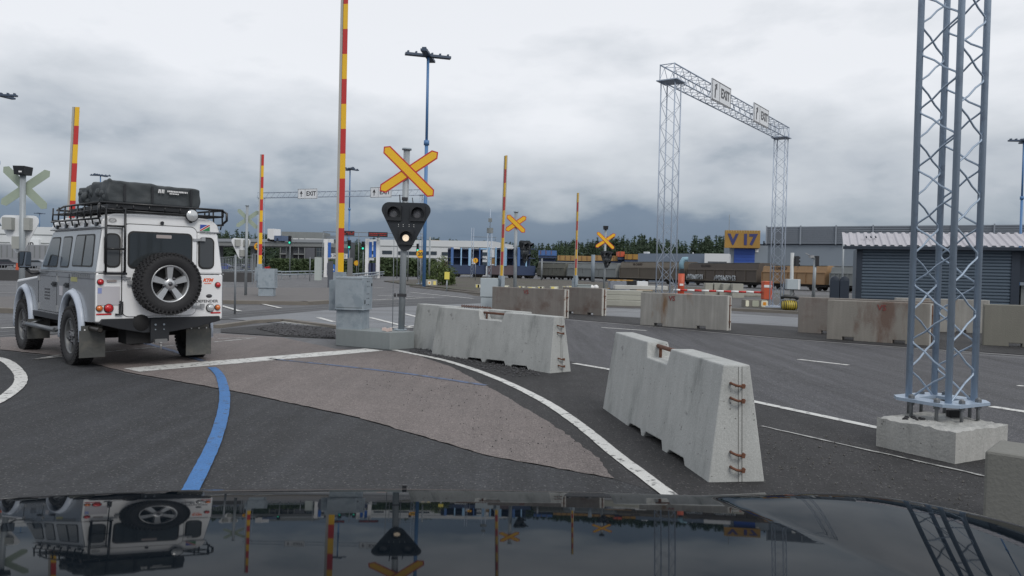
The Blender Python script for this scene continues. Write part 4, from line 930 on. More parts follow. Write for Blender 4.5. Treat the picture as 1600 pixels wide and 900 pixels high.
# handles, hinges, sticker, plate
b=MB(); b.box((-.47,RY-.03,1.19),(.10,.03,.022)); b.disc((-.49,RY-.016,1.19),.022,(0,-1,0),.03,12); b.box((-.43,RY-.04,1.13),(.06,.05,.05)); b.build('door_handle',M('alloy_trim',(.4,.41,.42),.4,.5),V)
for z in (1.72,.80):
    b=MB(); b.box((.47,RY-.025,z),(.16,.02,.03)); b.box((.53,RY-.03,z+.012),(.05,.03,.055)); b.build('door_hinge',M('alloy_trim',(.4,.41,.42),.4,.5),V)
rbox(-.81,-.54,.84,1.08,.008,'number_plate',plate_m,0,.003)
rbox(-.845+.04,-.76,.99,1.06,.0025,'plate_strip',M('pale_blue_strip',(.25,.30,.55),.5),.0085)
rbox(-.70,-.585,1.135,1.165,.02,'plate_lamp',M('dull_clear_lamp',(.25,.24,.22),.4),0,.006)
rpoly([(-.82,.715),(-.64,.715),(-.64,.735),(-.82,.735)],.006,'reflector',redl); rpoly([(.63+.03,.70),(.80,.70),(.80,.72),(.66,.72)],.006,'reflector',redl)
def lampd(x,z,r,mt,name='tail_lamp'):
    b=MB(); b.lathe([(r*1.15,0),(r*1.15,.012),(r,.016)],24,Matrix.Translation((x,RY-.0,z))@Matrix(((1,0,0,0),(0,0,-1,0),(0,1,0,0),(0,0,0,1)))); p=b.build(name,rubber,V)
    b=MB(); b.lathe([(r,.012),(r*.96,.028),(r*.6,.040),(0,.045)],24,Matrix.Translation((x,RY,z))@Matrix(((1,0,0,0),(0,0,-1,0),(0,1,0,0),(0,0,0,1)))); b.build('lens',mt,p)
lampd(-.775,1.135,.036,redl); lampd(-.785,.80,.036,orl); lampd(-.675,.80,.052,redl); lampd(.755,1.10,.036,redl); lampd(.65,.78,.052,clearl,'reversing_lamp'); lampd(.755,.785,.036,orl)
b=MB(); b.tube([(-.60,RY-.02,.72),(-.53,RY-.03,.72),(-.52,RY-.03,.88),(-.55,RY-.02,.885)],.014,8); b.box((-.53,RY-.02,.79),(.05,.02,.13)); b.build('rear_step_handle',blk,V)
fl=rpoly(rrect(.495,.635,1.845,1.935,.003),.0015,'flag_sticker',whitep)
Mr=Matrix(((1,0,0,0),(0,0,-1,RY-.0015),(0,1,0,0),(0,0,0,1)))
b=MB(); b.prism([(.497,1.868),(.497,1.933),(.606,1.933)],.001,Mr); b.disc((.52,RY-.0025,1.915),.011,(0,-1,0),.0006,10); b.build('blue_field',stick_b,fl)
b=MB(); b.prism([(.524,1.847),(.633,1.847),(.633,1.912)],.001,Mr); b.build('green_field',stick_g,fl)
b=MB(); b.prism([(.497,1.847),(.512,1.847),(.633,1.922),(.633,1.933),(.618,1.933),(.497,1.858)],.001,Mr); b.build('red_stripe',redl,fl)
def rtext(txt,x,z,size,mt,bold=.002,sx=1.,shear=0,off=.001,name='lettering',par=V):
    b=MB(); b.text(txt,size,Matrix(((1,0,0,x),(0,0,-1,RY-off),(0,1,0,z),(0,0,0,1))),.001,bold,sx,shear=shear); return b.build(name,mt,par)
rtext('KTM',.615,1.165,.06,stick_r,.004,1.1,.3); rtext('RACING',.615,1.12,.022,stick_r,.001,1.2)
rtext('DEFENDER',.605,.872,.052,stick_k,.0012,1.25)
b=MB(); b.lathe([(0,.004),(.04,.003),(.045,0)],20,Matrix.Translation((.635,RY,.945))@Matrix(((1,0,0,0),(0,0,-1,0),(0,.6,0,0),(0,0,0,1)))); b.build('oval_badge',stick_k,V)
b=MB(); ov=[]; 
for k_ in range(2):
    b.lathe([(.042-.012*k_,.002),(.047-.012*k_,.002)],24,Matrix.Translation((-.635,RY-.001,1.925))@Matrix(((1,0,0,0),(0,0,-1,0),(0,.62,0,0),(0,0,0,1))),smooth=False)
b.text('LC',.026,Matrix.Translation((-.635,RY-.002,1.925))@Matrix(((1,0,0,0),(0,0,-1,0),(0,1,0,0),(0,0,0,1))),.001); b.build('oval_sticker',stick_k,V)
# ladder
b=MB(); yl=RY-.07
for x in (-.735,-.505): b.tube([(x,RY+.1,2.10),(x,yl,2.08),(x,yl,1.245)],.015,8)
for z in (1.245,1.56,1.85,2.06): b.tube([(-.735,yl,z),(-.505,yl,z)],.013 if z!=1.245 else .017,8)
for x in (-.735,-.505): b.tube([(x,yl,1.27),(x,RY,1.27)],.010,6)
b.box((-.62,yl,1.245),(.27,.05,.03)); b.build('ladder',blkg,V)
# spot lamp
b=MB(); Mx=Matrix(((1,0,0,0),(0,0,-1,0),(0,1,0,0),(0,0,0,1))); b.lathe([(0,-.07),(.05,-.06),(.085,-.01),(.088,.01),(.08,.016)],24,Matrix.Translation((.36,RY-.05,2.045))@Mx); sp=b.build('spot_lamp',blk,V)
b=MB(); b.lathe([(.082,.010),(.07,.022),(0,.032)],24,Matrix.Translation((.36,RY-.05,2.045))@Mx); b.build('lens',clearl,sp); b=MB(); b.box((.36,RY-.02,1.97),(.03,.03,.05)); b.build('bracket',blk,sp)
# bumper, tow plate, exhaust, flaps
b=MB(); b.prism([(-.80,.60),(-.76,.665),(.78,.665),(.79,.60),(.45,.52),(.1,.47),(-.25,.47),(-.55,.53)],.16,Matrix(((1,0,0,0),(0,0,-1,RY+.13),(0,1,0,0),(0,0,0,1)))); b.build('rear_crossmember',blk,V,.008)
b=MB(); b.box((-.05,RY-.045,.50),(.24,.02,.30)); tp=b.build('tow_plate',blk,V)
for x in (-.11,.0):
    for z in (.575,.51): b=MB(); b.disc((x,RY-.055,z),.013 if z>.55 else .008,(0,-1,0),.01,10); b.build('bolt',galv,tp)
b=MB(); b.box((-.05,RY-.08,.36),(.16,.05,.05)); b.tube([(-.05,RY-.09,.24),(-.05,RY-.09,.33)],.014,8); b.lathe([(0,.0),(.024,.015),(.024,.03),(0,.045)],12,Matrix.Translation((-.05,RY-.09,.31))); b.build('tow_hitch',M('worn_steel',(.25,.25,.25),.4,.6),V)
b=MB(); b.lathe([(.0,0),(.1,0),(.115,.03),(.115,.13),(.1,.16),(0,.16)],16,Matrix.Translation((-.28,RY+.12,.60))@Mx@Matrix.Rotation(0,4,'X')); b.box((-.25,RY+.25,.42),(.34,.3,.2)); b.tube([(-.5,-.1,.40),(.5,-.1,.40)],.05,10); b.lathe([(0,-.13),(.10,-.10),(.14,0),(.10,.10),(0,.13)],14,Matrix.Translation((.1,-.1,.38))@Mx); b.box((0,1.1,.52),(1.2,2.6,.14)); b.tube([(-.5,FA,.40),(.5,FA,.40)],.05,10); b.build('chassis',M('dark_underbody',(.012,.012,.013),.8),V)
b=MB(); b.tube([(-.79,-.5,.53),(-.79,RY-.07,.53)],.034,14,cap=False); b.tube([(-.79,-.5,.53),(-.79,RY-.06,.53)],.028,14); b.build('exhaust_pipe',M('dark_exhaust',(.05,.045,.04),.4,.5),V)
for (x0,x1,z0,z1) in ((-.93,-.62,.15,.50),(.44,.80,.10,.47)):
    b=MB(); b.box(((x0+x1)/2,-.58,(z0+z1)/2),(x1-x0,.012,z1-z0)); b.box(((x0+x1)/2,-.56,z1),(x1-x0-.06,.03,.12)); f=b.build('mudflap',flap,V)
    b=MB(); 
    for q in (.2,.5,.8): b.disc((x0+(x1-x0)*q,-.587,z1+.01),.010,(0,-1,0),.004,8)
    b.build('bolt',whitep,f)
b=MB(); b.box((-.78,1.86,.36),(.30,.012,.30)); b.build('mudflap',flap,V)
# door mirror
b=MB(); b.box((-1.02,1.66,1.40),(.17,.07,.25)); mm_=b.build('door_mirror',blk,V,.03)
b=MB(); b.box((-1.02,1.622,1.40),(.145,.004,.22)); b.build('mirror_glass',M('mirror_glass',(.5,.52,.55),.03,1.),mm_); b=MB(); b.tube([(-.84,1.60,1.20),(-.93,1.64,1.20),(-1.0,1.68,1.27)],.022,8); b.build('mirror_arm',blk,mm_)
b=MB(); b.add([(-.70,1.60,1.30),(.70,1.60,1.30),(.66,1.26,1.78),(-.66,1.26,1.78)],[(0,1,2,3)]); b.add([(-.70,1.615,1.31),(.70,1.615,1.31),(.66,1.275,1.79),(-.66,1.275,1.79)],[(3,2,1,0)]); b.build('windscreen',glass,V)
# roof rack: longitudinal basket with overhanging hoops
rk=MB()
def rr(pts,r=.013): rk.tube(pts,r,6)
xs=.80
for s in (-1,1):
    rr([(s*xs,-.90,2.14),(s*xs,.55,2.15),(s*(xs-.06),1.12,2.12)],.015); rr([(s*(xs+.01),-.90,1.94),(s*(xs+.01),1.12,1.95)],.015); rr([(s*xs,-.90,2.05),(s*xs,1.1,2.05)],.010)
    for i in range(8):
        y=-.88+.28*i; rr([(s*xs,y,2.145),(s*(xs+.01),y,1.94)],.011)
        rr([(s*(xs+.0),y,1.95),(s*(xs-.02),y,1.87)],.010)
    for i in range(5):
        y=-.75+.42*i; rk.box((s*.785,y,1.87),(.03,.07,.05))
    rr([(s*.80,-.92,2.13),(s*.83,-.97,2.10),(s*.83,-.97,2.0),(s*.80,-.92,1.96)],.017)
for i in range(9): y=-.88+.25*i; rr([(-xs,y,2.055),(xs,y,2.055)],.012)
rr([(-xs,-.92,2.145),(xs,-.92,2.145)],.016); rr([(-xs,-.92,2.05),(xs,-.92,2.05)],.013)
for i in range(9): x=-xs+2*xs*i/8; rr([(x,-.92,2.145),(x,-.92,2.05)],.010)
rr([(-xs+.06,1.12,2.12),(xs-.06,1.12,2.12)],.015); rr([(-xs,1.12,1.97),(xs,1.12,1.97)],.013)
for x in (-.6,-.3,0,.3,.6): rr([(x,-.9,2.06),(x,1.12,2.06)],.008)
rk.build('roof_rack',blkg,V)
# rolled roof tent bag
tb=thing('roof_bag','dark grey canvas bag strapped on the roof rack of the white vehicle','bag',(VX,VY,0),VA)
bm=bmesh.new(); bmesh.ops.create_grid(bm,x_segments=1,y_segments=1); bm.clear()
b=MB(); nx,ny,nz=46,30,10
X0,X1,Y0,Y1,Z0,Z1=-.64,.55,-.72,.42,2.165,2.435
from mathutils import noise as mn
def bagp(x,y,z):
    # x,y,z in 0..1
    X=X0+(X1-X0)*x; Y=Y0+(Y1-Y0)*y; top=Z1+.02*math.cos(x*3)-.055*max(0,(y-.15))*1.2
    if x<.03 and y<.05: top+=.02
    Z=Z0+(top-Z0)*z
    w=mn.noise(Vector((X*3,Y*3,Z*6)))*.020+mn.noise(Vector((X*9,Y*9,Z*4)))*.012+abs(mn.noise(Vector((X*5+Z*6,Y*4,Z*9))))*.02*(1-x)
    cx,cy=x-.5,y-.5
    k=1+.02*math.sin(z*PI)
    return Vector((X*1+cx*2*w+(.015*math.sin(z*PI)*(1 if cx>0 else -1) if abs(cx)>.48 else 0),Y+cy*2*w*1.2,Z+w*(z)*1.0))
fa=[]; vmap={}
def vid(i,j,k):
    key=(i,j,k)
    if key not in vmap: vmap[key]=len(b.v); b.v.append(bagp(i/nx,j/ny,k/nz))
    return vmap[key]
def quad(*q): b.f.append([vid(*p) for p in q]); b.sm.append(True)
for i in range(nx):
    for j in range(ny): quad((i,j,nz),(i+1,j,nz),(i+1,j+1,nz),(i,j+1,nz)); quad((i,j,0),(i,j+1,0),(i+1,j+1,0),(i+1,j,0))
for i in range(nx):
    for k in range(nz): quad((i,0,k),(i+1,0,k),(i+1,0,k+1),(i,0,k+1)); quad((i,ny,k+1),(i+1,ny,k+1),(i+1,ny,k),(i,ny,k))
for j in range(ny):
    for k in range(nz): quad((0,j,k+1),(0,j+1,k+1),(0,j+1,k),(0,j,k)); quad((nx,j,k),(nx,j+1,k),(nx,j+1,k+1),(nx,j,k+1))
bagm=b.build('cover',canvas,tb)
bv=bagm.modifiers.new('bevel','BEVEL'); bv.width=.02; bv.segments=2; bv.limit_method='ANGLE'; bv.angle_limit=rad(50)
for x in (-.45,-.1,.42): b=MB(); b.box((x,Y0-.03,2.3),(.03,.01,.22)); b.build('strap',blk,tb)
yb=Y0-.034
b=MB(); Mt=lambda x,z,yy=yb: Matrix(((1,0,0,x),(0,0,-1,yy),(0,1,0,z),(0,0,0,1)))
for i in range(4): b.prism([(-.0,.0),(.012,0),(.026-.01*(i%2),.05),(.008,.05)],.008,Mt(-.03+.022*i,2.33))
for i in range(13):
    w_=random.uniform(.010,.02); b.box((.10+.0215*i,yb-.004,2.362),(w_,.008,.022))
for i in range(6): b.box((.13+.0215*i,yb-.004,2.332),(.015,.008,.016))
b.build('printed_mark',whitep,tb)
b=MB()
for i in range(16):
    c=Vector((-.64+random.uniform(-.02,.03),-.6+random.uniform(0,.95),2.20+random.uniform(0,.17)))
    b.lathe([(0,-.05),(.045,-.03),(.06,0),(.04,.035),(0,.05)],7,Matrix.Translation(c)@Matrix.Rotation(random.uniform(0,3),4,'X')@Matrix.Rotation(random.uniform(0,3),4,'Y')@Matrix.Scale(random.uniform(.7,1.3),4))
b.build('fold',canvas,tb)
b=MB(); b.box((-.05,-.15,2.12),(1.15,1.05,.05)); b.box((-.2,.6,2.10),(.9,.5,.06)); b.build('base_board',blk,tb)
# ------------------------------------------------------------ LAMP MASTS
random.seed(21)
def lampmast(u,vtop,y,label,first=None,hr=1.6,ang=.5,visible=True):
    K=y/FPX; p=at(u,vtop,y); hgt=p.z
    if first is None:
        t=thing('lamp_mast',label,'lamp mast',(p.x,p.y,0),ang,'tall blue lamp masts')
        b=MB(); b.tube([(0,0,0),(0,0,hgt*.62)],.13,12); b.tube([(0,0,hgt*.62),(0,0,hgt)],.10,12); b.tube([(0,0,hgt*.61),(0,0,hgt*.63)],.20,12); b.build('mast',bluep,t)
        for a in (0,rad(68)):
            b=MB(); b.box((0,0,hgt-.15),(3.3,.45,.16),Matrix.Rotation(a,4,'Z'))
            for i in range(6): b.box((-1.45+.58*i,0,hgt+.0),(.12,.3,.14),Matrix.Rotation(a,4,'Z'))
            b.build('lamp_arm',M('dark_blue_lamp',(.05,.075,.12),.5),t)
        return t,hgt
    t0,h0=first; s=hgt/h0
    return dup(t0,(p.x,p.y,0),ang,label,(min(1,s) if False else s,)*3),hgt
LM=lampmast(669,84,57,'tallest blue lamp mast with a cross shaped head behind the near crossing signal',ang=.3)
lampmast(547,263,120,'second blue lamp mast right of the tallest gate arm',LM,ang=.9)
lampmast(157,273,120,'lamp mast whose head shows just above the roof bag',LM,ang=.2)
lampmast(62,333,240,'small far lamp mast left of the white vehicle',LM,ang=.6)
lampmast(-3,146,70,'lamp mast cut off by the left edge of the photo',LM,ang=.1)
lampmast(1600,218,88,'lamp mast cut off by the right edge of the photo',LM,ang=.0)
# ------------------------------------------------------------ BUILDINGS
def facade(name,label,u0,u1,y,vt,mt,depth=12,y1=None,vb=None,group=None,cat='building',part='wall'):
    """box building: front face between two columns of view at distance y..y1; top seen at vt (left)"""
    A=at(u0,vt,y); y1=y1 or y; B=at(u1,vt+(u1-u0)*math.tan(ROLL)*.9,y1); h=A.z
    P0=Vector((A.x,A.y,0)); P1=Vector((B.x,B.y,0)); d=P1-P0; Ln=d.length; rz=math.atan2(d.y,d.x)
    z0=0 if vb is None else at(u0,vb,y).z
    t=thing(name,label,cat,P0,rz,group)
    b=MB(); b.box((Ln/2,depth/2,(h+z0)/2),(Ln,depth,h-z0)); b.build(part,mt,t)
    t['L']=Ln; t['h']=h; return t,Ln,h
def bx(t,c,d,name,mt,par=None,bev=0): b=MB(); b.box(c,d); return b.build(name,mt,par or t,bev)
# grey warehouse on the right with louvred parapet
wh,L_,h_=facade('warehouse','long grey metal warehouse with a louvred parapet at the right',1170,1760,121,382,wall_g,30,98)
b=MB(); z0=h_+.06
nb=9
for i in range(nb): b.box((2.6+(L_-2.6)/2,-.35,z0+.18+i*.29),(L_-2.6,.08,.20),Matrix.Identity(4))
b.box((2.6+(L_-2.6)/2,-.15,z0+1.3),(L_-2.6,.1,2.6)); 
b.build('louvre_parapet',wall_g2,wh)
b=MB()
for i in range(13): b.box((2.7+i*4.9,-.45,z0+1.35),(.18,.2,2.8))
b.build('parapet_post',M('pale_post',(.26,.29,.33),.5),wh)
bx(wh,(L_/2,-.06,h_+.02),(L_,.12,.1),'eaves_trim',shedd)
# V 17 tower over the blue door
K=118/FPX
tw,L2,h2=facade('gate_building','grey gable with the blue roller door marked V 17',1140,1200,118,383,wall_g,10,117)
X=lambda u:(u-1140)*K
Zv=lambda v,u: H+(hz(u)-v)*K
sg=bx(tw,(X(1158),-.6,(Zv(361,1158)+Zv(388,1158))/2),((1184-1132)*K,1.3,(388-361)*K),'sign_box',dull_y,None,.02)
b=MB(); b.text('V 17',2.15,Matrix(((1,0,0,X(1158)),(0,0,-1,-1.27),(0,1,0,(Zv(374,1158)+Zv(375.5,1158))/2-.1),(0,0,0,1))),.03,.10,1.0); b.build('lettering',navy,sg)
b=MB()
for i in range(14): b.box((X(1133)+i*.37,-1.27,Zv(363,1158)+.05),(.04,.02,.35))
b.build('cladding_rib',M('pale_rib',(.55,.42,.2),.6),sg)
dr=bx(tw,(X(1162.5),-.05,(Zv(389,1162)+0)/2),((1178-1147)*K,.14,Zv(389,1162)),'roller_door',doorblue)
b=MB()
for i in range(10): b.box((X(1162.5),-.13,.45*i+.4),((1178-1147)*K,.03,.05))
b.build('door_seam',M('door_seam_blue',(.012,.04,.2),.5),dr)
bx(tw,(X(1181),-.08,Zv(392,1181)),(.45,.05,.45),'number_sign',whitep)
b=MB(); b.tube([(X(1192),.5,h2),(X(1192),.5,h2+.7)],.12,6); b.build('vent_pipe',shedd,tw)
b=MB(); b.tube([(X(1139),.5,h2),(X(1139),.5,h2+4.6)],.04,5); b.build('aerial',wgrey,tw)
lw,L3,h3=facade('low_building','low white building left of the V 17 gable',1101,1140,112,396,bw,9,111)
b=MB(); b.box((L3*.52,-.03,h3-1.35),(L3*.75,.1,.45)); b.build('window',bd,lw)
lb,L4,h4=facade('long_shed','long low blue grey shed in front of the dark forest',997,1101,125,396,M('blue_grey_shed',(.17,.21,.27),.6,0,.08,.2),9,118)
b=MB(); b.box((L4*.04,2,h4+.15),(.7,.8,.35)); b.box((L4*.75,2,h4+.1),(.15,.15,.3)); b.build('roof_vent',bw,lb)
# slate shed
shp=G(1337,480); sh=thing('shed','slate blue corrugated shed with a pale ribbed roof','shed',(shp.x,36.4,0),rad(-21))
SL=6.45; SH=2.72
b=MB(); b.box((SL/2,2.0,SH/2),(SL,3.9,SH)); b.build('wall',shedm,sh)
b=MB()
for i in range(18): z=.12+i*.142; b.add([(.22,.04,z),(SL-.3,.04,z),(SL-.3,-.005,z+.05),(.22,-.005,z+.05),(.22,-.005,z+.115),(SL-.3,-.005,z+.115),(.22,.04,z+.140),(SL-.3,.04,z+.140)],[(0,1,2,3),(3,2,5,4),(4,5,7,6)])
b.build('horizontal_cladding',shedm,sh)
bx(sh,(.10,.02,SH/2),(.24,.12,SH),'corner_post',shedd); bx(sh,(SL-.14,.02,SH/2),(.32,.12,SH),'corner_post',shedd)
bx(sh,(SL+.9,1.3,SH-.65),(1.7,2.2,1.5),'wall_annex',shedd); bx(sh,(SL+.9,1.4,.6),(1.4,1.8,1.15),'annex_foot',wgrey)
b=MB(); b.box((SL/2+.88,-.32,SH+.02),(SL+3.0,.12,.13)); b.build('gutter',shedd,sh)
b=MB(); n=int((SL+3)/.055); vs=[]; fs=[]
for i in range(n+1):
    x=-.62+(SL+3.0)*i/n; ph=(i%6); zz=.055 if ph in (0,1,2) else 0
    if ph in (0,1,2): zz=.06
    vs+=[(x,-.40,SH+.10+zz),(x,2.2,SH+.80+zz)]
for i in range(n): fs.append((2*i,2*i+2,2*i+3,2*i+1))
b.add(vs,fs); b.build('ribbed_roof',shedr,sh)
b=MB()
for i in range(3): b.tube([(.4+i*.2,.9,SH+.60),(.4+i*.2,.6,SH+.53)],.035,6)
b.build('roof_vent',shedd,sh)
wb=thing('waste_container','two dark blue waste containers beside the shed','waste container',(shp.x-.80,36.9,0),rad(-20))
b=MB()
for i in range(2): b.box((i*.42,0,.62),(.40,.6,1.24)); b.lathe([(0,-.3),(.2,-.28),(.2,.28),(0,.3)],16,Matrix.Translation((i*.42,0,1.22))@Matrix(((1,0,0,0),(0,0,-1,0),(0,1,0,0),(0,0,0,1))))
b.build('body',shedd,wb,.02)
# left distance: terminal, bridge, offices
tb1,L5,h5=facade('office_building','white long office block with dark window bands behind the toll posts',575,770,175,374,bw,25,170)
K=174/FPX
for (z_,hh) in ((h5-2.9,.75),(h5-5.0,.75)):
    for i,(a,c_) in enumerate(((0.02,.08),(.12,.20),(.25,.40),(.45,.56),(.60,.74),(.78,.97))):
        f=bx(tb1,(L5*(a+c_)/2,-.06,z_+ (i%2)*.1),(L5*(c_-a),.1,hh),'window',bglass)
bx(tb1,(L5*.5,-.05,h5-1.4),(L5,.1,.12),'cladding_joint',wgrey); bx(tb1,(L5*.5,-.05,h5-3.9),(L5,.1,.12),'cladding_joint',wgrey)
tb2,L6,h6=facade('office_building','grey and white office with open storeys left of the toll posts',440,522,165,372,bd,22,165)
bx(tb2,(L6*.5,-.3,h6-.45),(L6,1.2,.9),'parapet',bw)
for i in range(4):
    bx(tb2,(L6*.23,-.6,h6-1.3-2.0*i),(L6*.46,1.4,.22),'balcony_slab',wgrey)
for i in range(5): bx(tb2,(L6*.115*i+.1,-1.1,h6/2),(.14,.14,h6),'column',wgrey)
bx(tb2,(L6*.56,-.4,h6/2-.6),(L6*.18,.9,h6-1.6),'stair_panel',M('charcoal_panel',(.10,.105,.12),.6))
f=bx(tb2,(L6*.74,-.1,h6/2),(L6*.14,.25,h6*.75),'window',bglass)
b=MB(); 
for i in range(5): b.box((L6*.68+i*.5,-.26,h6/2),(.06,.06,h6*.75))
for i in range(6): b.box((L6*.74,-.26,1.2+i*1.05),(L6*.14,.06,.06))
b.build('window_bar',wgrey,f)
bx(tb2,(L6*.35,5,h6+.7),(9,6,1.5),'roof_plant_room',wgrey); bx(tb2,(L6*.45,4,h6+.5),(L6*1.0,.3,.4),'roof_rail',wall_g2)
tb3,L7,h7=facade('office_building','white cladded block between the signal seen from behind and the vehicle roof',-60,92,150,352,bw,25,150)
for i in range(3): bx(tb3,(L7*.5,-.05,h7-1.5-1.6*i),(L7,.1,.15),'cladding_joint',wgrey)
bx(tb3,(L7*.74,-.4,h7-3.2),(L7*.16,.8,1.6),'sign_board',M('white_board',(.7,.72,.73),.5))
b=MB(); b.text('hip',1.5,Matrix(((1,0,0,L7*.72),(0,0,-1,-.83),(0,1,0,h7-3.2),(0,0,0,1))),.02,.03); b.build('lettering',stick_k,tb3)
bx(tb3,(L7*.18,-.8,h7-3.0),(L7*.36,1.4,3.4),'dark_bay',bd); bx(tb3,(L7*.5,-.9,2.1),(L7,1.6,4.2),'lower_storey',M('grey_lower_cladding',(.25,.26,.28),.6,0,.1,.4))
for i in range(18): bx(tb3,(L7*(i+.5)/18,-1.75,2.9),(.12,.1,2.2),'facade_fin',wgrey)
tb4,L8,h8=facade('office_building','small white pavilion at the left edge under the lamp masts',-200,-60,140,365,bw,15,140)
# second row office with orange wagon colour box far right of signal
ob,L9,h9=facade('company_building','small ochre sign box building right of the near signal',671,688,190,375,tanw,8,190,vb=388); ob['category']='sign box'
tbx,La,ha=facade('office_building','pale building with a low roof behind the green hedge',684,712,195,381,M('pale_green_cladding',(.35,.38,.36),.6),15,190)
# bridge
br=thing('bridge','grey concrete road bridge crossing behind the parked cars at the left',"bridge",(0,0,0))
A=at(300,372,150); B=at(505,378,140); 
b=MB(); d=(B-A); d.z=0; rz=math.atan2(d.y,d.x); br.location=(A.x,A.y,0); br.rotation_euler=(0,0,rz); Lb=d.length; zt=A.z
b.box((Lb/2,4,zt-1.0),(Lb*1.0,8,.75)); b.build('deck',M('bridge_concrete',(.22,.23,.23),.8,0,.12,.3),br)
b=MB(); b.box((Lb/2,-.1,zt-.35),(Lb,.15,.55)); b.build('parapet',M('bridge_parapet',(.30,.32,.34),.6),br)
for i in range(4): bx(br,(4+i*8,3,(zt-1.4)/2),(.9,.9,zt-1.4),'pier',M('bridge_concrete',(.22,.23,.23)))
# truck on bridge
tk=at(670-20,360,139); tkp=at(352+ (375-300)/5.62+0+20,0,139)
vp=at(420,378,137); tv=thing('van_body','white box truck standing on the bridge','truck',(vp.x,vp.y+3,zt-.62),rz)
b=MB(); b.box((0,0,1.25),(1.35,2.0,1.9)); b.build('box',whitep,tv,.03); bx(tv,(1.6,0,.55),(1.6,2.0,.9),'cab',M('dull_blue_cab',(.09,.13,.22),.5)); b=MB(); b.tube([(-.4,-1,.25),(-.4,1,.25)],.3,12); b.tube([(1.4,-1,.25),(1.4,1,.25)],.3,12); b.build('wheel',tyre_m,tv)
# forest
random.seed(5)
b=MB()
def conifer(b,x,y,h,w,n):
    for i in range(n):
        t_=random.random()**.8; z=h*(.08+.92*t_); r=w*(1-t_*.93)*random.uniform(.35,1.05); a=random.uniform(0,2*PI)
        c=Vector((x+r*math.cos(a),y+r*math.sin(a),z)); s=h*random.uniform(.07,.13)*(1.15-t_*.80)
        p=[c+Vector((random.uniform(-s,s),random.uniform(-s,s),random.uniform(-s*.7,s*.5))) for _ in range(3)]
        b.add(p,[(0,1,2)])
    b.add([(x-w*.10,y,h*.72),(x+w*.10,y,h*.72),(x,y,h*1.02)],[(0,1,2)])
def treetop(u):
    tab=[(-300,345),(60,350),(330,361),(400,370),(470,376),(560,378),(640,371),(690,375),(740,384),(800,382),(860,384),(900,378),(940,374),(1000,372),(1060,375),(1140,372),(1250,383),(1500,390),(2100,400)]
    return lerp_tab(tab,u)
for i in range(1050):
    u=-300+2300*random.random() if i>520 else 320+ 880*random.random(); y=random.uniform(225,290); vt=treetop(u)+random.uniform(-7,9); p=at(u,vt,y)
    conifer(b,p.x,p.y,p.z*random.uniform(.86,1.03),random.uniform(3.0,5.2),130)
fo=b.build('forest',conif,kind='stuff'); tag(fo,'far dark conifer forest along the horizon','forest')
# hedges / shrubs
def leafmass(b,c,d,n,s,fn=None):
    for i in range(n):
        while True:
            q=Vector((random.uniform(-1,1),random.uniform(-1,1),random.uniform(-1,1)))
            if q.length<1: break
        q=q*(.35+.65*random.random()) if q.length>.2 else q
        p=Vector((c[0]+q.x*d[0],c[1]+q.y*d[1],max(.05,c[2]+q.z*d[2])))
        p+=Vector([mn.noise(p*.9+Vector((k*7,0,0)))*.35 for k in range(3)])
        v=[p+Vector((random.uniform(-s,s),random.uniform(-s,s),random.uniform(-s,s))) for _ in range(3)]
        b.add(v,[(0,1,2)])
bp=at(693,455,62); sb=thing('bush','tall light green bush beside the railway track','bush',(bp.x,bp.y,0))
b=MB(); random.seed(9)
leafmass(b,(-.2,0,1.2),(1.1,1.3,1.45),2600,.10); leafmass(b,(.5,0,.7),(.8,1,.95),1500,.10); leafmass(b,(-1.2,.3,.5),(1.0,1,.6),900,.10); b.build('leaves',M('light_foliage',(.085,.12,.035),.7,0,.35,2,col2=(.05,.08,.03),thr=(.5,1.2,.2)),sb)
b=MB()
for i in range(5): b.tube([(random.uniform(-.3,.3),0,0),(random.uniform(-.8,.6),random.uniform(-.3,.3),2.)],.03,5)
b.build('stem',trunkm,sb)
def hedge(u0,u1,y,vt,label,y1=None):
    A=at(u0,vt,y); B=at(u1,vt,y1 or y); b=MB(); d=B-A; n=int(abs(u1-u0)*110); h=(A.z)
    for i in range(n):
        t_=random.random(); p=Vector((A.x+d.x*t_,A.y+d.y*t_,0)); z=h*random.random()**.7*(1+.10*mn.noise(Vector((t_*40,0,0)))); p+=Vector((random.uniform(-.3,.3),random.uniform(-.8,.8),z)); s=.28
        b.add([p+Vector((random.uniform(-s,s),random.uniform(-s,s),random.uniform(-s,s))) for _ in range(3)],[(0,1,2)])
    o=b.build('hedge',leaf); tag(o,label,'hedge')
hedge(425,520,135,405,'clipped dark hedge below the grey office, left of the toll posts')
hedge(588,680,120,404,'dark green hedge between the toll posts and the far road')
hedge(520,588,140,408,'hedge seen between the white toll posts')
gp=[(690,446),(640,446),(600,438),(640,430),(720,432),(760,440)]
# toll station
random.seed(3)
K=105/FPX
def vpost(u,vb,vt,y,w,mt,name,label,cat,group=None,parts=None):
    K=y/FPX; p=at(u,vb,y); h=at(u,vt,y).z; t=thing(name,label,cat,(p.x,p.y,0),0,group)
    b=MB(); b.box((0,0,h/2),(w,w,h)); b.build('post',mt,t); return t,h,K
tolls=[(509,374,'leftmost white toll gate column beside the gate arm'),(573,373,'white toll column with a blue panel left of its neighbour'),(590,372,'white toll column with blue panel nearest the near signal')]
for i,(u,vt,lb_) in enumerate(tolls):
    t,h,K=vpost(u,440,vt,98,.42,whitep,'toll_column',lb_,'toll column','white and blue toll columns')
    sgn=-1 if i else 1
    bx(t,(.42*sgn if i!=1 else .42,-.05,h*.72),(.32,.2,h*.4),'blue_panel',bluer)
    bx(t,(.5*sgn if i!=1 else .5,-.1,h*.22),(.5,.5,h*.32),'ticket_cabinet',M('dark_navy_box',(.03,.04,.09),.5))
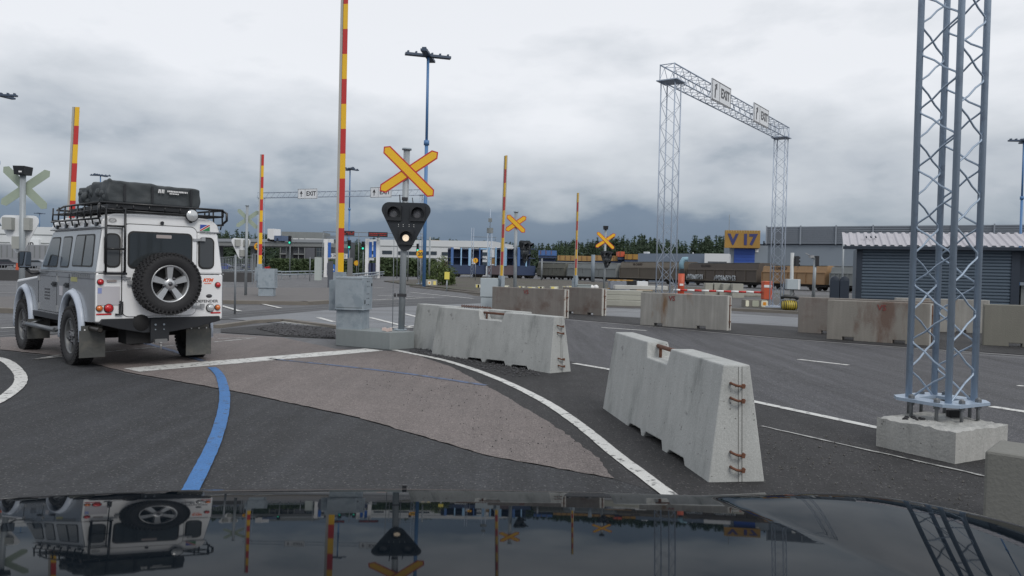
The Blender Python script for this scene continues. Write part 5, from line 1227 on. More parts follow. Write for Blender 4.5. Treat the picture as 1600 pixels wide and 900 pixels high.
tf=at(505,362,98); tf2=at(660,367,98); fr_=thing('toll_frame','thin grey frame spanning the toll lanes','frame',(tf.x,tf.y,0)); b=MB(); Lf=tf2.x-tf.x
b.tube([(0,0,tf.z),(Lf,0,tf.z)],.05,6); b.tube([(0,0,tf.z-.5),(Lf,0,tf.z-.5)],.04,6)
b.build('rail',fencem,fr_)
for x in (0,Lf*.36,Lf*.75,Lf): b=MB(); b.tube([(x,0,0),(x,0,tf.z)],.05,6); b.build('leg',fencem,fr_)
def led(u,v,y,w,h,label):
    p=at(u,v,y); t=thing('message_sign',label,'display sign',(p.x,p.y-.2,p.z),0,'red letter message signs'); b=MB(); b.box((0,0,0),(w,.25,h)); b.build('display_case',blk,t)
    b=MB(); random.seed(int(u))
    for r in range(2):
        x=-w*.44
        while x<w*.42:
            q=random.uniform(.08,.2); b.box((x+q/2,-.13,h*(.2-.36*r)),(q,.02,h*.13)); x+=q+.05
            if random.random()<.12: x+=.2
    b.build('text_row',red_led,t); b=MB(); b.tube([(0,0,-h/2),(0,0,-h/2-.5)],.05,6); b.build('bracket',fencem,t)
led(543,364.5,97,1.75,.58,'dark display with red text right of the tallest gate arm'); led(591,366.5,97,2.35,.58,'dark display with red text left of the near signal board')
def tlight(u,v,y,label,n=3,lit='green',vb=None,rz=0):
    p=at(u,v,y); K=y/FPX; t=thing('traffic_light',label,'traffic light',(p.x,p.y,0),rz,'traffic lights'); 
    b=MB(); b.box((0,0,p.z),(.34,.25,.98)); b.build('housing',blk,t,.02)
    b=MB(); b.tube([(0,.12,0),(0,.12,p.z+.4)],.05,8); b.build('pole',fencem,t)
    for i in range(3):
        z=p.z+.3-.3*i; b=MB(); b.disc((0,-.126,z),.12,(0,-1,0),.02,12); b.build('lens',green_l if (i==2 and lit) else M('dark_lens',(.03,.02,.02),.3),t)
        b=MB(); b.lathe([(.13,-.0),(.13,.14)],12,Matrix.Translation((0,-.13,z))@Mx); b.build('visor',blk,t)
tlight(546,382,88,'traffic light showing green nearest to the tallest gate arm'); tlight(567.5,384,90,'traffic light showing green between the two white toll columns and the arm'); tlight(453,375,92,'traffic light showing green in front of the grey office'); tlight(653,387,95,'green traffic light above the round 20 sign',)
def rsign(u,v,y,r,label,txt='20',mt=None,vb=None,cat='road sign',blue=False):
    p=at(u,v,y); t=thing('road_sign',label,cat,(p.x,p.y,0)); b=MB(); b.tube([(0,.06,0),(0,.06,p.z+r)],.04,8); b.build('pole',fencem,t)
    if blue:
        b=MB(); b.disc((0,0,p.z),r,(0,-1,0),.03,24); d_=b.build('sign_face',bluer,t)
        b=MB(); Mf=Matrix(((1,0,0,0),(0,0,-1,-.035),(0,1,0,p.z),(0,0,0,1)))@Matrix.Rotation(rad(-135),4,'Z'); b.prism([(-.1*r,.7*r),(-.1*r,-.1*r),(-.4*r,-.1*r),(0,-.7*r),(.4*r,-.1*r),(.1*r,-.1*r),(.1*r,.7*r)],.006,Mf); b.build('arrow',whitep,d_); return t
    b=MB(); b.disc((0,0,p.z),r,(0,-1,0),.03,24); d_=b.build('sign_rim',orange,t); b=MB(); b.disc((0,-.031,p.z),r*.8,(0,-1,0),.006,24); b.build('sign_face',yel,d_)
    b=MB(); b.text(txt,r*1.15,Matrix(((1,0,0,0),(0,0,-1,-.045),(0,1,0,p.z),(0,0,0,1))),.004,.015); b.build('number',stick_k,d_); return t
rsign(657,397,60,.32,'round yellow 20 speed sign right of the near signal post'); rsign(403,385,75,.36,'round yellow 20 sign half hidden by the second gate arm')
rsign(557,411,100,.33,'small orange round sign in front of the hedge',''); rsign(743,407,95,.30,'tiny yellow sign on a thin post before the blue wagons','2')
rsign(519,419,55,.30,'round blue sign with a white arrow at the left of the nearest gate arm',blue=True)
p=at(528,400,99); t=thing('lane_sign','white lane board with the numbers A 20 and A 22','lane sign',(p.x,p.y,p.z)); bx(t,(0,0,0),(2.4,.15,.62),'board',whitep); b=MB(); b.text('A 20  A 22',.46,Matrix(((1,0,0,0),(0,0,-1,-.08),(0,1,0,0),(0,0,0,1))),.004,.01); b.build('lettering',stick_k,t); b=MB(); b.tube([(0,.1,-.3),(0,.1,-p.z)],.05,6); b.build('leg',fencem,t)
p=at(546.5,440,52); t=thing('kiosk_panel','tall narrow grey panel behind the nearest gate cabinet','panel',(p.x,p.y,0)); bx(t,(0,0,.98),(.32,.2,1.96),'panel',M('plain_grey_panel',(.17,.175,.18),.7),bev=.01)
p=at(516,440,50); t=thing('kiosk_panel','dark slim panel left of the nearest gate arm','panel',(p.x,p.y,0)); bx(t,(0,0,.85),(.30,.2,1.7),'panel',M('slate_panel',(.08,.09,.11),.7),bev=.01)
p=at(497,440,75); t=thing('control_cabinet','pale cabinet at the far roadside near the toll columns','cabinet',(p.x,p.y,0)); bx(t,(0,0,1.1),(.6,.5,2.2),'cabinet',M('pale_cabinet',(.42,.46,.44),.6))
# crash barriers (guard rails)
def guard(pts,label,z=.75,n=2,y=None):
    P=[Vector(p) for p in pts]; t=thing('guard_rail',label,'guard rail',P[0],0,'guard rails'); L0=P[0]
    b=MB()
    for zz in ([z,z-.3] if n==2 else [z]):
        b.tube([p-L0+Vector((0,0,zz)) for p in P],.07,6)
    b.build('rail',galv,t)
    tot=0
    for a,c in zip(P,P[1:]):
        k=max(1,int((c-a).length/3.5))
        for i in range(k): q=a.lerp(c,i/k)-L0; b=MB(); b.box((q.x,q.y,z/2),(.08,.08,z)); b.build('post',fencem,t)
guard([G(440,437),G(505,433)],'guard rail left of the nearest gate arm'); guard([G(548,443),G(600,433)],'guard rail curving right of the nearest gate arm'); guard([G(345,434),G(440,436)],'guard rail below the red car')
# poles near toll & signal
def pole(u,vb,vt,y,r,label,mt=None,name='pole',tilt=0,cat='pole',group=None):
    p=at(u,vb,y); z=at(u,vt,y).z; b=MB(); b.tube([(0,0,0),(math.tan(tilt)*z,0,z)],r,8); o=b.build(name,mt or polem); o.location=(p.x,p.y,0); tag(o,label,cat,group); return o
pole(637,440,362,75,.05,'thin grey pole left of the near signal post',fencem); pole(670.5,445,370,62,.07,'grey pole standing in the yellow marked block by the hedge')
pole(367,480,398,22,.03,'thin grey post between the vehicle and the signal seen from behind',fencem); pole(484,440,402,70,.04,'thin post before the grey office',fencem); pole(613.5,500,345,18,.008,'very thin ladder wire beside the near signal post',fencem)
pole(1270.5,470,402,46,.10,'leaning grey pole with a camera, right of the yellow drums',tilt=rad(1.2)); pole(1315.5,460,368,55,.07,'thin pole behind the blue waste containers')
# parked cars at left
def car(u,vb,y,mt,label,L_=4.2,rz=0):
    p=at(u,vb,y); t=thing('parked_car',label,'car',(p.x,p.y,0),rz,'parked cars')
    pr=[(-L_/2,.3),(-L_/2,.75),(-L_*.40,.95),(-L_*.26,1.38),(L_*.08,1.42),(L_*.24,1.0),(L_/2-.1,.85),(L_/2,.35)]
    M4=Matrix(((1,0,0,0),(0,0,-1,.85),(0,1,0,0),(0,0,0,1)))
    b=MB(); b.prism(pr,1.7,M4); b.build('body',mt,t,.06)
    b=MB(); b.prism([(-L_*.34,1.0),(-L_*.24,1.30),(L_*.06,1.33),(L_*.19,1.0)],1.72,Matrix(((1,0,0,0),(0,0,-1,.86),(0,1,0,0),(0,0,0,1)))); b.build('window',glass,t)
    for s in (-.3,.32):
        b=MB(); b.tube([(L_*s,-.87,.32),(L_*s,.87,.32)],.32,16); w_=b.build('wheel',tyre_m,t); b=MB(); b.disc((L_*s,-.875,.32),.2,(0,-1,0),.01,12); b.build('rim',alloy,w_)
    return t
car(427,423,162,carred,'red hatchback on the far road above the second gate cabinet',3.6,PI)
for i,u in enumerate((330,352,376,395)): car(u,428,150,[M('blue_car_paint',(.03,.06,.30),.3),M('blue_car_paint',(.03,.06,.30),.3),M('grey_car_paint',(.2,.22,.25),.3),M('blue_car_paint',(.03,.06,.30),.3)][i],['blue car just right of the white vehicle','blue car behind the white signal board seen from behind','grey parked car between two blue cars','rightmost blue car before the grey fence'][i])
car(15,424,125,M('dark_car_paint_far',(.05,.05,.06),.3),'dark parked car at the left edge'); car(62,424,128,M('grey_car_paint',(.2,.22,.25)),'grey parked car left of the door mirror')
# fences
def fence(pts,h,label,dx=.35,panel=False):
    P=[Vector(p) for p in pts]; t=thing('fence',label,'fence',P[0],0,'grey mesh fences'); L0=P[0]; b=MB()
    for a,c in zip(P,P[1:]):
        n=int((c-a).length/dx)
        for i in range(n+1): q=a.lerp(c,i/max(1,n))-L0; b.box((q.x,q.y,h/2),(.05,.05,h))
        for z in (.15,h/2,h): b.tube([a-L0+Vector((0,0,z)),c-L0+Vector((0,0,z))],.03,4)
    b.build('mesh_panel',fencem,t)
fence([at(335,440,78),at(393,440,72)],2.35,'grey mesh fence by the blue cars'); fence([at(-60,440,92),at(60,440,92)],2.0,'grey fence behind the leftmost signal')
fence([at(394,450,56),at(406,450,56)],2.4,'tall dense fence panel left of the second gate arm',.14)
p=at(425,366,125)
# low dark wall bands left (planting kerbs)
fp=G(30,432); b=MB()
def lowwall(u0,u1,vb,h,mt,label,name='low_wall',cat='wall'):
    A=G(u0,vb); B=G(u1,vb+(u1-u0)*math.tan(ROLL)*.8); d=B-A; b=MB(); n_=Vector((-d.y,d.x,0)).normalized()*.4
    b.add([Vector((0,0,0)),d,d+n_,n_]+[q+Vector((0,0,h)) for q in (Vector((0,0,0)),d,d+n_,n_)],[(3,2,1,0),(4,5,6,7),(0,1,5,4),(1,2,6,5),(2,3,7,6),(3,0,4,7)]); o=b.build(name,mt); o.location=A; tag(o,label,cat); return o
lowwall(-120,345,436,.7,M('dark_bank',(.06,.06,.062),.9,0,.2,1),'dark low wall across the road behind the leftmost signal')
lowwall(345,395,440,.75,M('dark_bank',(.06,.06,.062)),'dark low wall under the mesh fence by the blue cars')
b=MB(); b.box((0,0,.5),(.4,.4,1.0),taper=.6); 
for i,(u,lb_) in enumerate(((28,'left orange roadwork marker by the fence'),(33,'right orange roadwork marker by the fence'))):
    p=G(u,432); b=MB(); b.box((0,0,.5),(.35,.35,1.2),taper=.5); o=b.build('roadwork_marker',orr); o.location=(p.x,p.y,0); tag(o,lb_,'marker')
# ------------------------------------------------------------ RAILWAY WAGONS
def wagon(u0,vb0,u1,vb1,vt,mt,label,kind='box',mt2=None,gap=1.0,under=.62):
    A=G(u0,vb0); B=G(u1,vb1); y0=A.y; h=at(u0,vt,y0).z; d=(B-A); Ln=d.length; rz=math.atan2(d.y,d.x)
    t=thing('railway_wagon',label,'railway wagon',A,rz,'goods wagons on the track')
    c=h*.0
    # body hull: slightly curved side, narrower at roof
    z0=under; W_=2.6
    if kind!='frame':
        pr=[(0,z0),(0,z0+(h-z0)*.62),(.10,z0+(h-z0)*.66),(.22,h-.10),(.6,h),(W_-.6,h),(W_-.22,h-.1),(W_-.1,z0+(h-z0)*.66),(W_,z0+(h-z0)*.62),(W_,z0)]
        Mw=Matrix(((0,0,1,.15),(1,0,0,0),(0,1,0,0),(0,0,0,1))); b=MB(); b.prism(pr,Ln-.3,Mw); b.build('body',mt,t)
        b=MB()
        nrib=7 if kind=='ribs' else 3
        for i in range(nrib+1):
            x=.2+(Ln-.4)*i/nrib; b.box((x,-.03,z0+(h-z0)*.31),(.10,.08,(h-z0)*.62))
        b.box((Ln/2,-.03,z0+(h-z0)*.62),(Ln-.3,.08,.08)); b.box((Ln/2,-.04,z0+.04),(Ln-.3,.10,.10))
        b.build('rib',mt2 or mt,t)
        b=MB(); b.box((Ln/2,.5,h+.0),(Ln-.5,.4,.05)); b.build('roof_walkway',wgrey,t)
        if kind in ('two',):
            b=MB(); vs=[]; b.add([(.2,-.0+.10-.012,z0+(h-z0)*.67),(Ln-.2,.10-.012,z0+(h-z0)*.67),(Ln-.2,.22-.012,h-.11),(.2,.22-.012,h-.11)],[(0,1,2,3)]); b.build('upper_panel',mt2,t)
    b=MB(); b.box((Ln/2,.8,z0-.13),(Ln-.2,1.4,.22))
    for x in (Ln*.14,Ln*.25,Ln*.75,Ln*.86):
        for yy in (.35,2.1): b.tube([(x,yy,.34),(x,yy+.12,.34)],.33,14)
    b.box((Ln*.2,.7,.4),(Ln*.16,1.2,.22)); b.box((Ln*.8,.7,.4),(Ln*.16,1.2,.22)); b.build('bogie',M('dark_bogie',(.018,.016,.015),.8),t)
    return t,Ln,h,z0
wagon(838,435.5,882,437.2,411,wolive,'olive grey wagon with scribbled paint right of the second signal','ribs')
wagon(885,437.3,963,440.5,411.5,wgrey,'pale grey wagon between the olive one and the brown one','two',M('grey_wagon_paint',(.2,.2,.2)))
w,Ln,h,z0=wagon(967,440.6,1067,445,409,wbrown,'brown wagon lettered VR CARGO behind the left gantry leg','two',wbrown_l)
def wtext(w,txt,x,z,s,mt,y=-.06,name='lettering'): b=MB(); b.text(txt,s,Matrix(((1,0,0,x),(0,0,-1,y),(0,1,0,z),(0,0,0,1))),.004,.02,1.1); b.build(name,mt,w)
fade=M('faded_brown_lettering',(.05,.035,.03),.7)
wtext(w,'VR CARGO',Ln*.30,z0+(h-z0)*.83,.42,fade,.13)
w,Ln,h,z0=wagon(1072,445.2,1184,450.5,411,wdark,'dark brown wagon with two white graffiti pieces','ribs',wbrown)
wtext(w,'VR CARGO',Ln*.28,z0+(h-z0)*.84,.36,M('faint_lettering',(.04,.032,.03)),.10)
def graffiti(w,x0,x1,z0,z1,seed,mt):
    random.seed(seed); b=MB(); n=9
    for i in range(n):
        x=x0+(x1-x0)*(i+.5)/n; pts=[]; 
        for k in range(9):
            a=k*.9+random.uniform(-.4,.4); pts.append((x+.30*math.cos(a)*(x1-x0)/4,-.085,(z0+z1)/2+(z1-z0)*.45*math.sin(a*1.3+i)))
        b.tube(pts,.055,4)
    b.build('graffiti',mt,w)
graffiti(w,Ln*.02,Ln*.26,z0+.1,z0+.72,1,graf); graffiti(w,Ln*.44,Ln*.72,z0+.05,z0+.66,5,graf)
w,Ln,h,z0=wagon(1188,451,1291,455.4,414.5,worange,'tan wagon streaked with rust behind the right gantry leg','ribs',M('tan_rib',(.27,.16,.08),.7,0,.25,.7))
wtext(w,'VR CARGO',Ln*.28,z0+(h-z0)*.84,.38,fade,.10)
w,Ln,h,z0=wagon(1294,455.6,1350,458,416,wgrey,'grey wagon disappearing behind the blue shed','ribs'); graffiti(w,.5,1.8,z0+.1,z0+.5,8,graf)
# blue car carrier wagons
def carrier(u0,vb0,u1,vb1,vt,label,seed,base=bluedk):
    t,Ln,h,z0=wagon(u0,vb0,u1,vb1,vt,bluedk,label,'frame'); random.seed(seed)
    b=MB(); b.box((Ln/2,1.2,z0+(h-z0)*.16),(Ln-.2,2.4,(h-z0)*.36)); b.build('lower_deck',base,t)
    b=MB(); b.box((Ln/2,1.2,h-.12),(Ln-.2,2.2,.16)); b.box((Ln/2,1.2,z0+(h-z0)*.62),(Ln-.2,2.2,.12)); b.box((Ln/2,2.3,z0+(h-z0)*.6),(Ln-.2,.1,(h-z0)*.7)); b.build('deck',bluedk,t)
    x=.3; i=0
    while x<Ln:
        b=MB(); b.box((x,-.02,z0+(h-z0)*.66),(.42 if i%2==0 else .2,.2,(h-z0)*.70)); b.build('post',bluelt if random.random()<.65 else M('mid_blue_post',(.06,.14,.35),.5),t); 
        if random.random()<.5: bx(t,(x+.8,.3,z0+(h-z0)*.5),(.7,.3,(h-z0)*.25),'loaded_panel',random.choice([whitep,bw,wgrey,tanw]))
        if random.random()<.6: bx(t,(x+.7,.4,h-.02),(1.3,.8,.22),'roof_box',random.choice([whitep,bluelt,bw]))
        x+=random.uniform(1.3,2.0); i+=1
    return t
carrier(703,432.5,760,433.5,387,'blue car carrier wagon at the left end of the train',2); carrier(761,433.6,806,434.8,387,'blue car carrier wagon behind the second gate arm',4,M('faded_red_grey_deck',(.13,.10,.11),.7,0,.3,.5,streak=.3)); carrier(807,434.9,837,435.4,387,'short blue car carrier wagon behind the second signal',6)
# distant upper train/containers beyond
random.seed(12)
for i,(u0,u1,vt,y,mt_,lb_) in enumerate([(842,870,391,165,M('mid_blue_post',(.06,.14,.35),.5),'blue framed carrier behind the olive wagon'),(872,928,399,160,tanw,'long ochre container above the grey wagon'),(930,966,399,158,tanw,'ochre container left of the orange block'),(966,976,393,157,orr,'orange container block between the ochre containers'),(977,998,397,156,dull_y,'pale ochre container left of the long shed')]):
    t,La_,ha_=facade('container',lb_,u0,u1,y,vt,mt_,3,vb=vt+8,cat='container',part='shell'); 
    b=MB()
    for q in range(int(La_/1.1)): b.box((q*1.1+.4,-.06,ha_-.45),(.12,.1,.8))
    b.build('corrugation',M('dark_corrugation',(.2,.1,.05),.6),t)
    b=MB(); b.box((La_/2,1.5,ha_-1.35),(La_,2.6,.5)); b.box((La_/2,1.6,(ha_-1.7)/2),(La_*.9,1.2,ha_-1.7)); b.build('flat_bed',bluedk,t)
t,La_,ha_=facade('parked_wagon','row of grey roofed wagons standing behind the grey ones',842,1000,150,410,M('dark_grey_wagon',(.10,.11,.12),.7,0,.2,.4),3,vb=None,cat='railway wagon',part='body'); b=MB(); b.box((La_/2,1,ha_+.05),(La_,2,.3)); b.build('roof',wgrey,t)  # wagon bodies in one plain dark grey
# telecom + catenary masts
p=at(764,440,110); zt=at(764,326,110).z; t=thing('telecom_mast','lattice telecom mast with aerials beyond the second gate arm','telecom mast',(p.x,p.y,0)); b=MB(); lattice(b,(0,0,0),(0,0,zt-3),.55,.05,.025,.9,(1,0,0)); b.tube([(0,0,zt-3),(0,0,zt)],.06,6); b.build('lattice',steel_b2,t); b=MB()
b.lathe([(.45,zt-3.4),(.45,zt-2.7)],10,smooth=True); b.box((0,0,zt-1.6),(.5,.4,.5)); b.build('aerial',wgrey,t)
def catenary(u,vb,vt,y,arm,label):
    p=at(u,vb,y); z=at(u,vt,y).z; t=thing('catenary_mast',label,'catenary mast',(p.x,p.y,0),0,'overhead line masts'); b=MB(); lattice(b,(0,0,0),(0,0,z),.35,.035,.02,.7,(1,0,0)); b.build('mast',steel_b2,t); b=MB(); za=at(u,370,y).z; b.tube([(0,0,za),(arm,0,za)],.04,5); b.tube([(arm,0,za),(arm*.95,0,za-.6)],.03,5); b.build('arm',fencem,t)
catenary(737,440,356,120,3.6,'thin catenary mast with a side arm before the blue wagons')
pole(846,440,404,110,.12,'grey mast before the olive wagon',fencem); pole(926,440,398,105,.25,'stout grey post before the pale grey wagon',M('post_grey_blue',(.2,.24,.28),.6))
# ------------------------------------------------------------ MARKER BLOCKS (concrete with reflectors)
def marker(u,vb,y,label,w=1.0,h=.42,hx_=True,rz=0,kinds=('y','w')):
    p=at(u,vb,y); t=thing('marker_block',label,'marker block',(p.x,p.y,0),rz,'concrete marker blocks with reflectors')
    n=8 if hx_ else 4; b=MB()
    if hx_:
        pts=[(w/2*math.cos(2*PI*i/8+PI/8),w/2*math.sin(2*PI*i/8+PI/8)) for i in range(8)]; b.prism(pts,h)
        b.build('block',blockc,t,.02)
        for k_,a in enumerate((-135,-90,-45)):
            nx_,ny_=math.cos(rad(a)),math.sin(rad(a)); c=Vector((nx_*w/2*.924,ny_*w/2*.924,h*.52)); Mf=fr(c,(-ny_,nx_,0),(nx_,ny_,0)); b=MB(); b.prism(rrect(-.13,.13,-.14,.14,.05),.012,Mf); r=b.build('reflector',[refl_w,refl_w,refl_y][k_] if k_!=1 else refl_w,t)
            if k_==1: b=MB(); b.prism(rrect(-.06,.06,-.06,.06,.02),.016,Mf); b.build('orange_patch',orange,r)
    else:
        b.box((0,0,h/2),(w,.4,h)); b.build('block',blockc,t,.02)
        for i in range(max(2,int(w/.4))):
            b=MB(); b.box((-w/2+.2+i*(w-.4)/max(1,int(w/.4)-1),-.205,h*.55),(.22,.012,.22)); b.build('reflector',[refl_y,refl_w][i%2],t)
    return t
marker(672,448,60.5,'octagonal block with orange and white reflectors below the green bush',1.15,.50)
mk=G(1184,481); t=thing('marker_block','angled block with white and orange reflectors left of the right gantry leg','marker block',(mk.x-.05,mk.y,0),0,'concrete marker blocks with reflectors')
b=MB(); b.box((-.02,.25,.17),(.98,.5,.34)); b.build('block',M('dark_marker_concrete',(.19,.18,.16),.85,0,.2,3),t,.02)
for x,mm_,s_ in ((-.40,refl_w,.5),(-.05,M('pale_green_reflector',(.42,.43,.34),.5),1),(.33,refl_w,1)):
    b=MB(); b.prism(rrect(-.14*s_,.14*s_,-.13,.13,.05),.014,Matrix(((1,0,0,x),(0,0,-1,0),(0,1,0,.18),(0,0,0,1)))); r=b.build('reflector',mm_,t)
    if x>.3: b=MB(); b.prism(rrect(-.07,.07,-.07,.07,.025),.018,Matrix(((1,0,0,x),(0,0,-1,0),(0,1,0,.18),(0,0,0,1)))); b.build('orange_patch',orange,r)
for i,(u,vb) in enumerate([(748,437),(789,440),(815,441.5),(831,442.5),(845,443),(866,445),(884,447),(892,447.8)]):
    marker(u,vb,52+abs(i-3)*1.5,'low block with reflectors, number %s from the left along the rail verge'%['one','two','three','four','five','six','seven','eight'][i],.62 if i%2 else .5,.30,False,0)
for i,u in enumerate((924,931)): 
    p=at(u,452,45); b=MB(); b.lathe([(0,-.02),(.13,0),(.15,.1),(.13,.2),(0,.22)],14,Matrix.Translation((0,0,0))@Mx); o=b.build('white_disc_marker',whitep); o.location=(p.x,p.y,at(u,449,45).z-.0); o['label']=['left','right'][i]+' of two small white disc lamps behind the short reddish block'; o['category']='lamp'
p=G(698,455); t=thing('yellow_box_post','yellow box on a short post beside the green bush','yellow box',(p.x,p.y,0)); yy=p.y; z1=at(698,425,yy).z; z2=at(698,436.5,yy).z
b=MB(); b.box((0,0,(z1+z2)/2),(.30,.18,z1-z2)); b.build('box',M('pale_yellow_box',(.72,.62,.12),.5),t,.01); b=MB(); b.tube([(0,0,0),(0,0,z2)],.04,8); b.build('post',polem,t)
# ------------------------------------------------------------ THINGS BEYOND THE MEDIAN AT THE RIGHT
# horizontal red and white boom
A=at(1052,453.5,46); Bq=at(1190,457,44); z=A.z
t=thing('boom_barrier','lowered red and white boom with orange red housing','boom barrier',(Bq.x,Bq.y,0)); d=Vector((A.x-Bq.x,A.y-Bq.y,0)); Ln=d.length; d.normalize()
n=12; R1=MB(); slots=[]
for i in range(n):
    p0=d*(Ln*i/n)+Vector((0,0,Bq.z)); p1=d*(Ln*(i+1)/n)+Vector((0,0,Bq.z)); k0=len(R1.f); R1.tube([p0,p1],.06,8); slots+=[i%2]*(len(R1.f)-k0)
bo=R1.build('boom',red,t); bo.data.materials.append(whitep); bo.data.polygons.foreach_set('material_index',slots)
b=MB(); b.box((.28,.0,.55),(.48,.5,1.02)); b.build('housing',orr,t,.03); b=MB(); b.box((.25,-.26,.78),(.4,.02,.14)); b.build('label_plate',whitep,t)
p=at(1064,455,47); t=thing('intercom_column','orange red column with a light blue hood behind the left gantry leg','column',(p.x,p.y,0)); b=MB(); b.tube([(0,0,0),(0,0,1.38)],.19,14); b.box((.1,0,.12),(1.1,.5,.14)); b.build('column',orr,t); b=MB(); b.box((0,0,1.52),(.22,.3,.3)); b.build('neck',blk,t)
b=MB(); b.tube([(0,0,1.6),(-.02,0,2.0),(.12,0,2.25),(.36,0,2.25)],.15,10); b.build('hood',M('light_blue_hood',(.20,.34,.42),.5),t); b=MB(); b.box((-.02,-.19,.72),(.22,.03,.12)); b.build('label_plate',whitep,t)
# concrete block stacks
def stack(items,name,mt,label_f,cat,group):
    for i,(u,vb,y,w,h,z,dp) in enumerate(items):
        p=at(u,vb,y); o=MB(); o.box((0,0,h/2),(w,dp,h)); q=o.build(name,mt,None,.02); q.location=(p.x,p.y,z); q.rotation_euler=(0,0,random.uniform(-.1,.1)); tag(q,label_f[i],cat,group)
stack([(1106.5,450,48,.46,.44,.40,.5),(1120,450,48,.46,.45,.40,.5),(1135,450,47.6,.58,.43,.40,.6),(1151.5,450,47,.63,.45,.40,.6),(1152,462,47,.70,.40,0,.6),(1110,462,48,.80,.40,0,.6),(1133,462,47.6,.78,.40,0,.6)],'stacked_block',blockc,
 ['leftmost upper block of the pale stack behind the boom','second upper block of the pale stack','third upper block, wider, of the pale stack','rightmost upper block of the pale stack','rightmost lower block under the pale stack','left lower block under the pale stack','middle lower block under the pale stack'],'concrete block','pale blocks stacked behind the boom')
p=at(1150,472,50); b=MB(); random.seed(31)
b.lathe([(0,0),(1.9,0),(1.7,.16),(1.2,.30),(.5,.42),(0,.44)],18); 
for i in range(len(b.v)): b.v[i]+=Vector((random.uniform(-.1,.1),random.uniform(-.1,.1),random.uniform(-.03,.05) if b.v[i].z>.05 else 0)); 
for i in range(len(b.v)): b.v[i].y*=.35
o=b.build('rubble_heap',M('pale_rubble',(.22,.215,.19),.9,0,.35,4,.8,9)); o.location=(p.x,p.y,0); tag(o,'low heap of pale rubble left of the marker block','rubble'); o['kind']='stuff'
# slabs on the left
random.seed(32)
sl=[(966,471,33,2.0,.22,0,.9,blockc,'bottom long slab of the stack behind the short reddish block'),(967,471,33.3,1.9,.20,.23,.9,blockc,'middle long slab of the stack behind the short reddish block'),(968,471,33.5,1.85,.18,.44,.9,blockc,'top long slab of the stack behind the short reddish block'),(1000,465,36,2.4,.18,.62,.6,M('white_beam_paint',(.5,.5,.48),.7,0,.15,2),'white beam lying right of the slab stack'),(998,468,37,1.2,.55,0,.8,blockc,'pale block under the white beam'),(964,462,42,.85,.40,.50,1.0,palletc,'grey paving stones wrapped on a pallet'),(966,462,42,1.2,.48,0,1.0,palletc,'lower pallet of grey paving stones'),(986,462,43,.5,.55,.42,.8,blk,'black crate right of the paving stones'),(1002,462,46,.62,.26,.62,.7,whiteg,'white wrapped pack on pallets'),(1003,462,46,1.1,.6,0,.8,wood,'wooden pallets below the white pack')]
for u,vb,y,w_,h_,z,dp,mt_,lb_ in sl:
    p=at(u,vb,y); b=MB(); b.box((0,0,h_/2),(w_,dp,h_)); o=b.build({'g':'x'}.get('',lb_.split(' ')[-1]) and ('concrete_slab' if 'slab of' in lb_ else 'beam' if 'white beam lying' in lb_ else 'paving_pallet' if 'paving' in lb_ and 'crate' not in lb_ else 'crate' if 'crate' in lb_ else 'wrapped_pack' if 'white wrapped' in lb_ else 'pallet' if 'pallets' in lb_ else 'concrete_block'),mt_,None,.015); o.location=(p.x,p.y,z); o.rotation_euler=(0,0,random.uniform(-.15,.05)); tag(o,lb_,'building material')
p=at(966,447,42); b=MB(); b.box((0,0,0),(1.3,.6,.05)); b.box((-.6,0,-.12),(.5,.5,.06),Matrix.Rotation(-.5,4,'Y')); o=b.build('wooden_board',M('orange_wood',(.42,.24,.06),.7)); o.location=(p.x+.1,p.y,.96); tag(o,'orange brown boards lying on top of the paving stones','board')
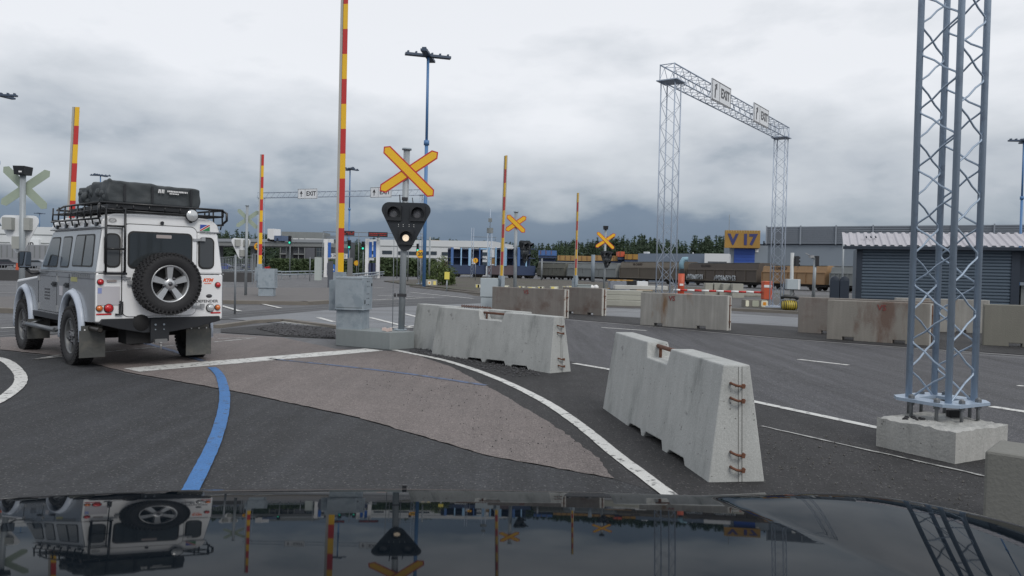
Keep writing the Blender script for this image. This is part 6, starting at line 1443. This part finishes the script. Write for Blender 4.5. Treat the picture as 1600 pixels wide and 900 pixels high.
# right gantry leg neighbours: pole with traffic light, control box, drums
p=at(1236,470,34); t=thing('traffic_light','traffic light with grey control box and white pole right of the gantry leg','traffic light',(p.x,p.y,0),0,'traffic lights'); zt=at(1236,395,34).z
b=MB(); b.tube([(0,0,0),(0,0,zt)],.075,12); b.build('pole',M('pale_pole',(.48,.50,.50),.5),t)
b=MB(); b.box((.17,0,at(1236,408,34).z),(.15,.3,.44)); 
for i in range(3): b.tube([(.24,0,at(1236,408,34).z+.15-.15*i),(.33,0,at(1236,408,34).z+.15-.15*i)],.05,8)
b.build('housing',blk,t)
zc_=at(1236,444,34).z; b=MB(); b.box((0,-.15,zc_),(.58,.26,.44)); b.build('control_box',galv_l,t,.015); b=MB(); b.box((.20,-.285,zc_),(.03,.01,.44)); b.box((.24,-.285,zc_),(.02,.01,.44)); b.build('door_edge',whitep,t)
b=MB(); b.tube([(0,-.2,zc_-.2),(.05,-.22,.6),(-.08,-.2,.5)],.02,6); b.build('cable',blk,t)
p=at(1233,486,31.5); dt=thing('cable_drum','yellow drum wound with black hose at the foot of the gantry leg','cable drum',(p.x,p.y,0)); 
b=MB(); b.lathe([(0,-.28),(.17,-.26),(.20,-.1),(.20,.1),(.17,.26),(0,.28)],16,Matrix.Translation((0,0,.21))@Matrix.Rotation(PI/2,4,'Y')); b.build('drum',yelp,dt)
b=MB()
for i in range(7): q=-.26+.087*i; b.tube([(q,.20*math.cos(a),.21+.205*math.sin(a)) for a in [2*PI*k/12 for k in range(12)]],.012,5,True)
b.tube([(-.35,0,.50),(-.2,-.05,.56),(.2,0,.54),(.35,.05,.48)],.07,8); b.tube([(.3,-.1,.5),(.55,-.1,.35),(.6,-.1,.12),(.35,-.1,.03)],.012,5); b.build('hose',blk,dt)
zc_=at(1275,408,46).z; p=at(1277,408,46); t=thing('traffic_light','dark signal housing beside the leaning camera pole','traffic light',(p.x,p.y,zc_),0,'traffic lights'); b=MB(); b.box((-.05,0,0),(.2,.3,.6)); b.build('housing',blk,t); b=MB(); b.tube([(-.3,0,.2),(0,0,.2)],.03,6); b.build('bracket',fencem,t)
p=at(1268,401,46); b=MB(); b.box((0,0,0),(.22,.3,.14)); b.tube([(-.1,0,.05),(-.35,0,.2)],.025,6); b.tube([(0,0,-.1),(.3,0,.0)],.03,6); o=b.build('camera',M('grey_camera',(.3,.31,.32),.5)); o.location=p; tag(o,'small camera on top of the leaning grey pole','camera')
# tidy smooth on everything already flagged; done
print('objects',len(bpy.data.objects))
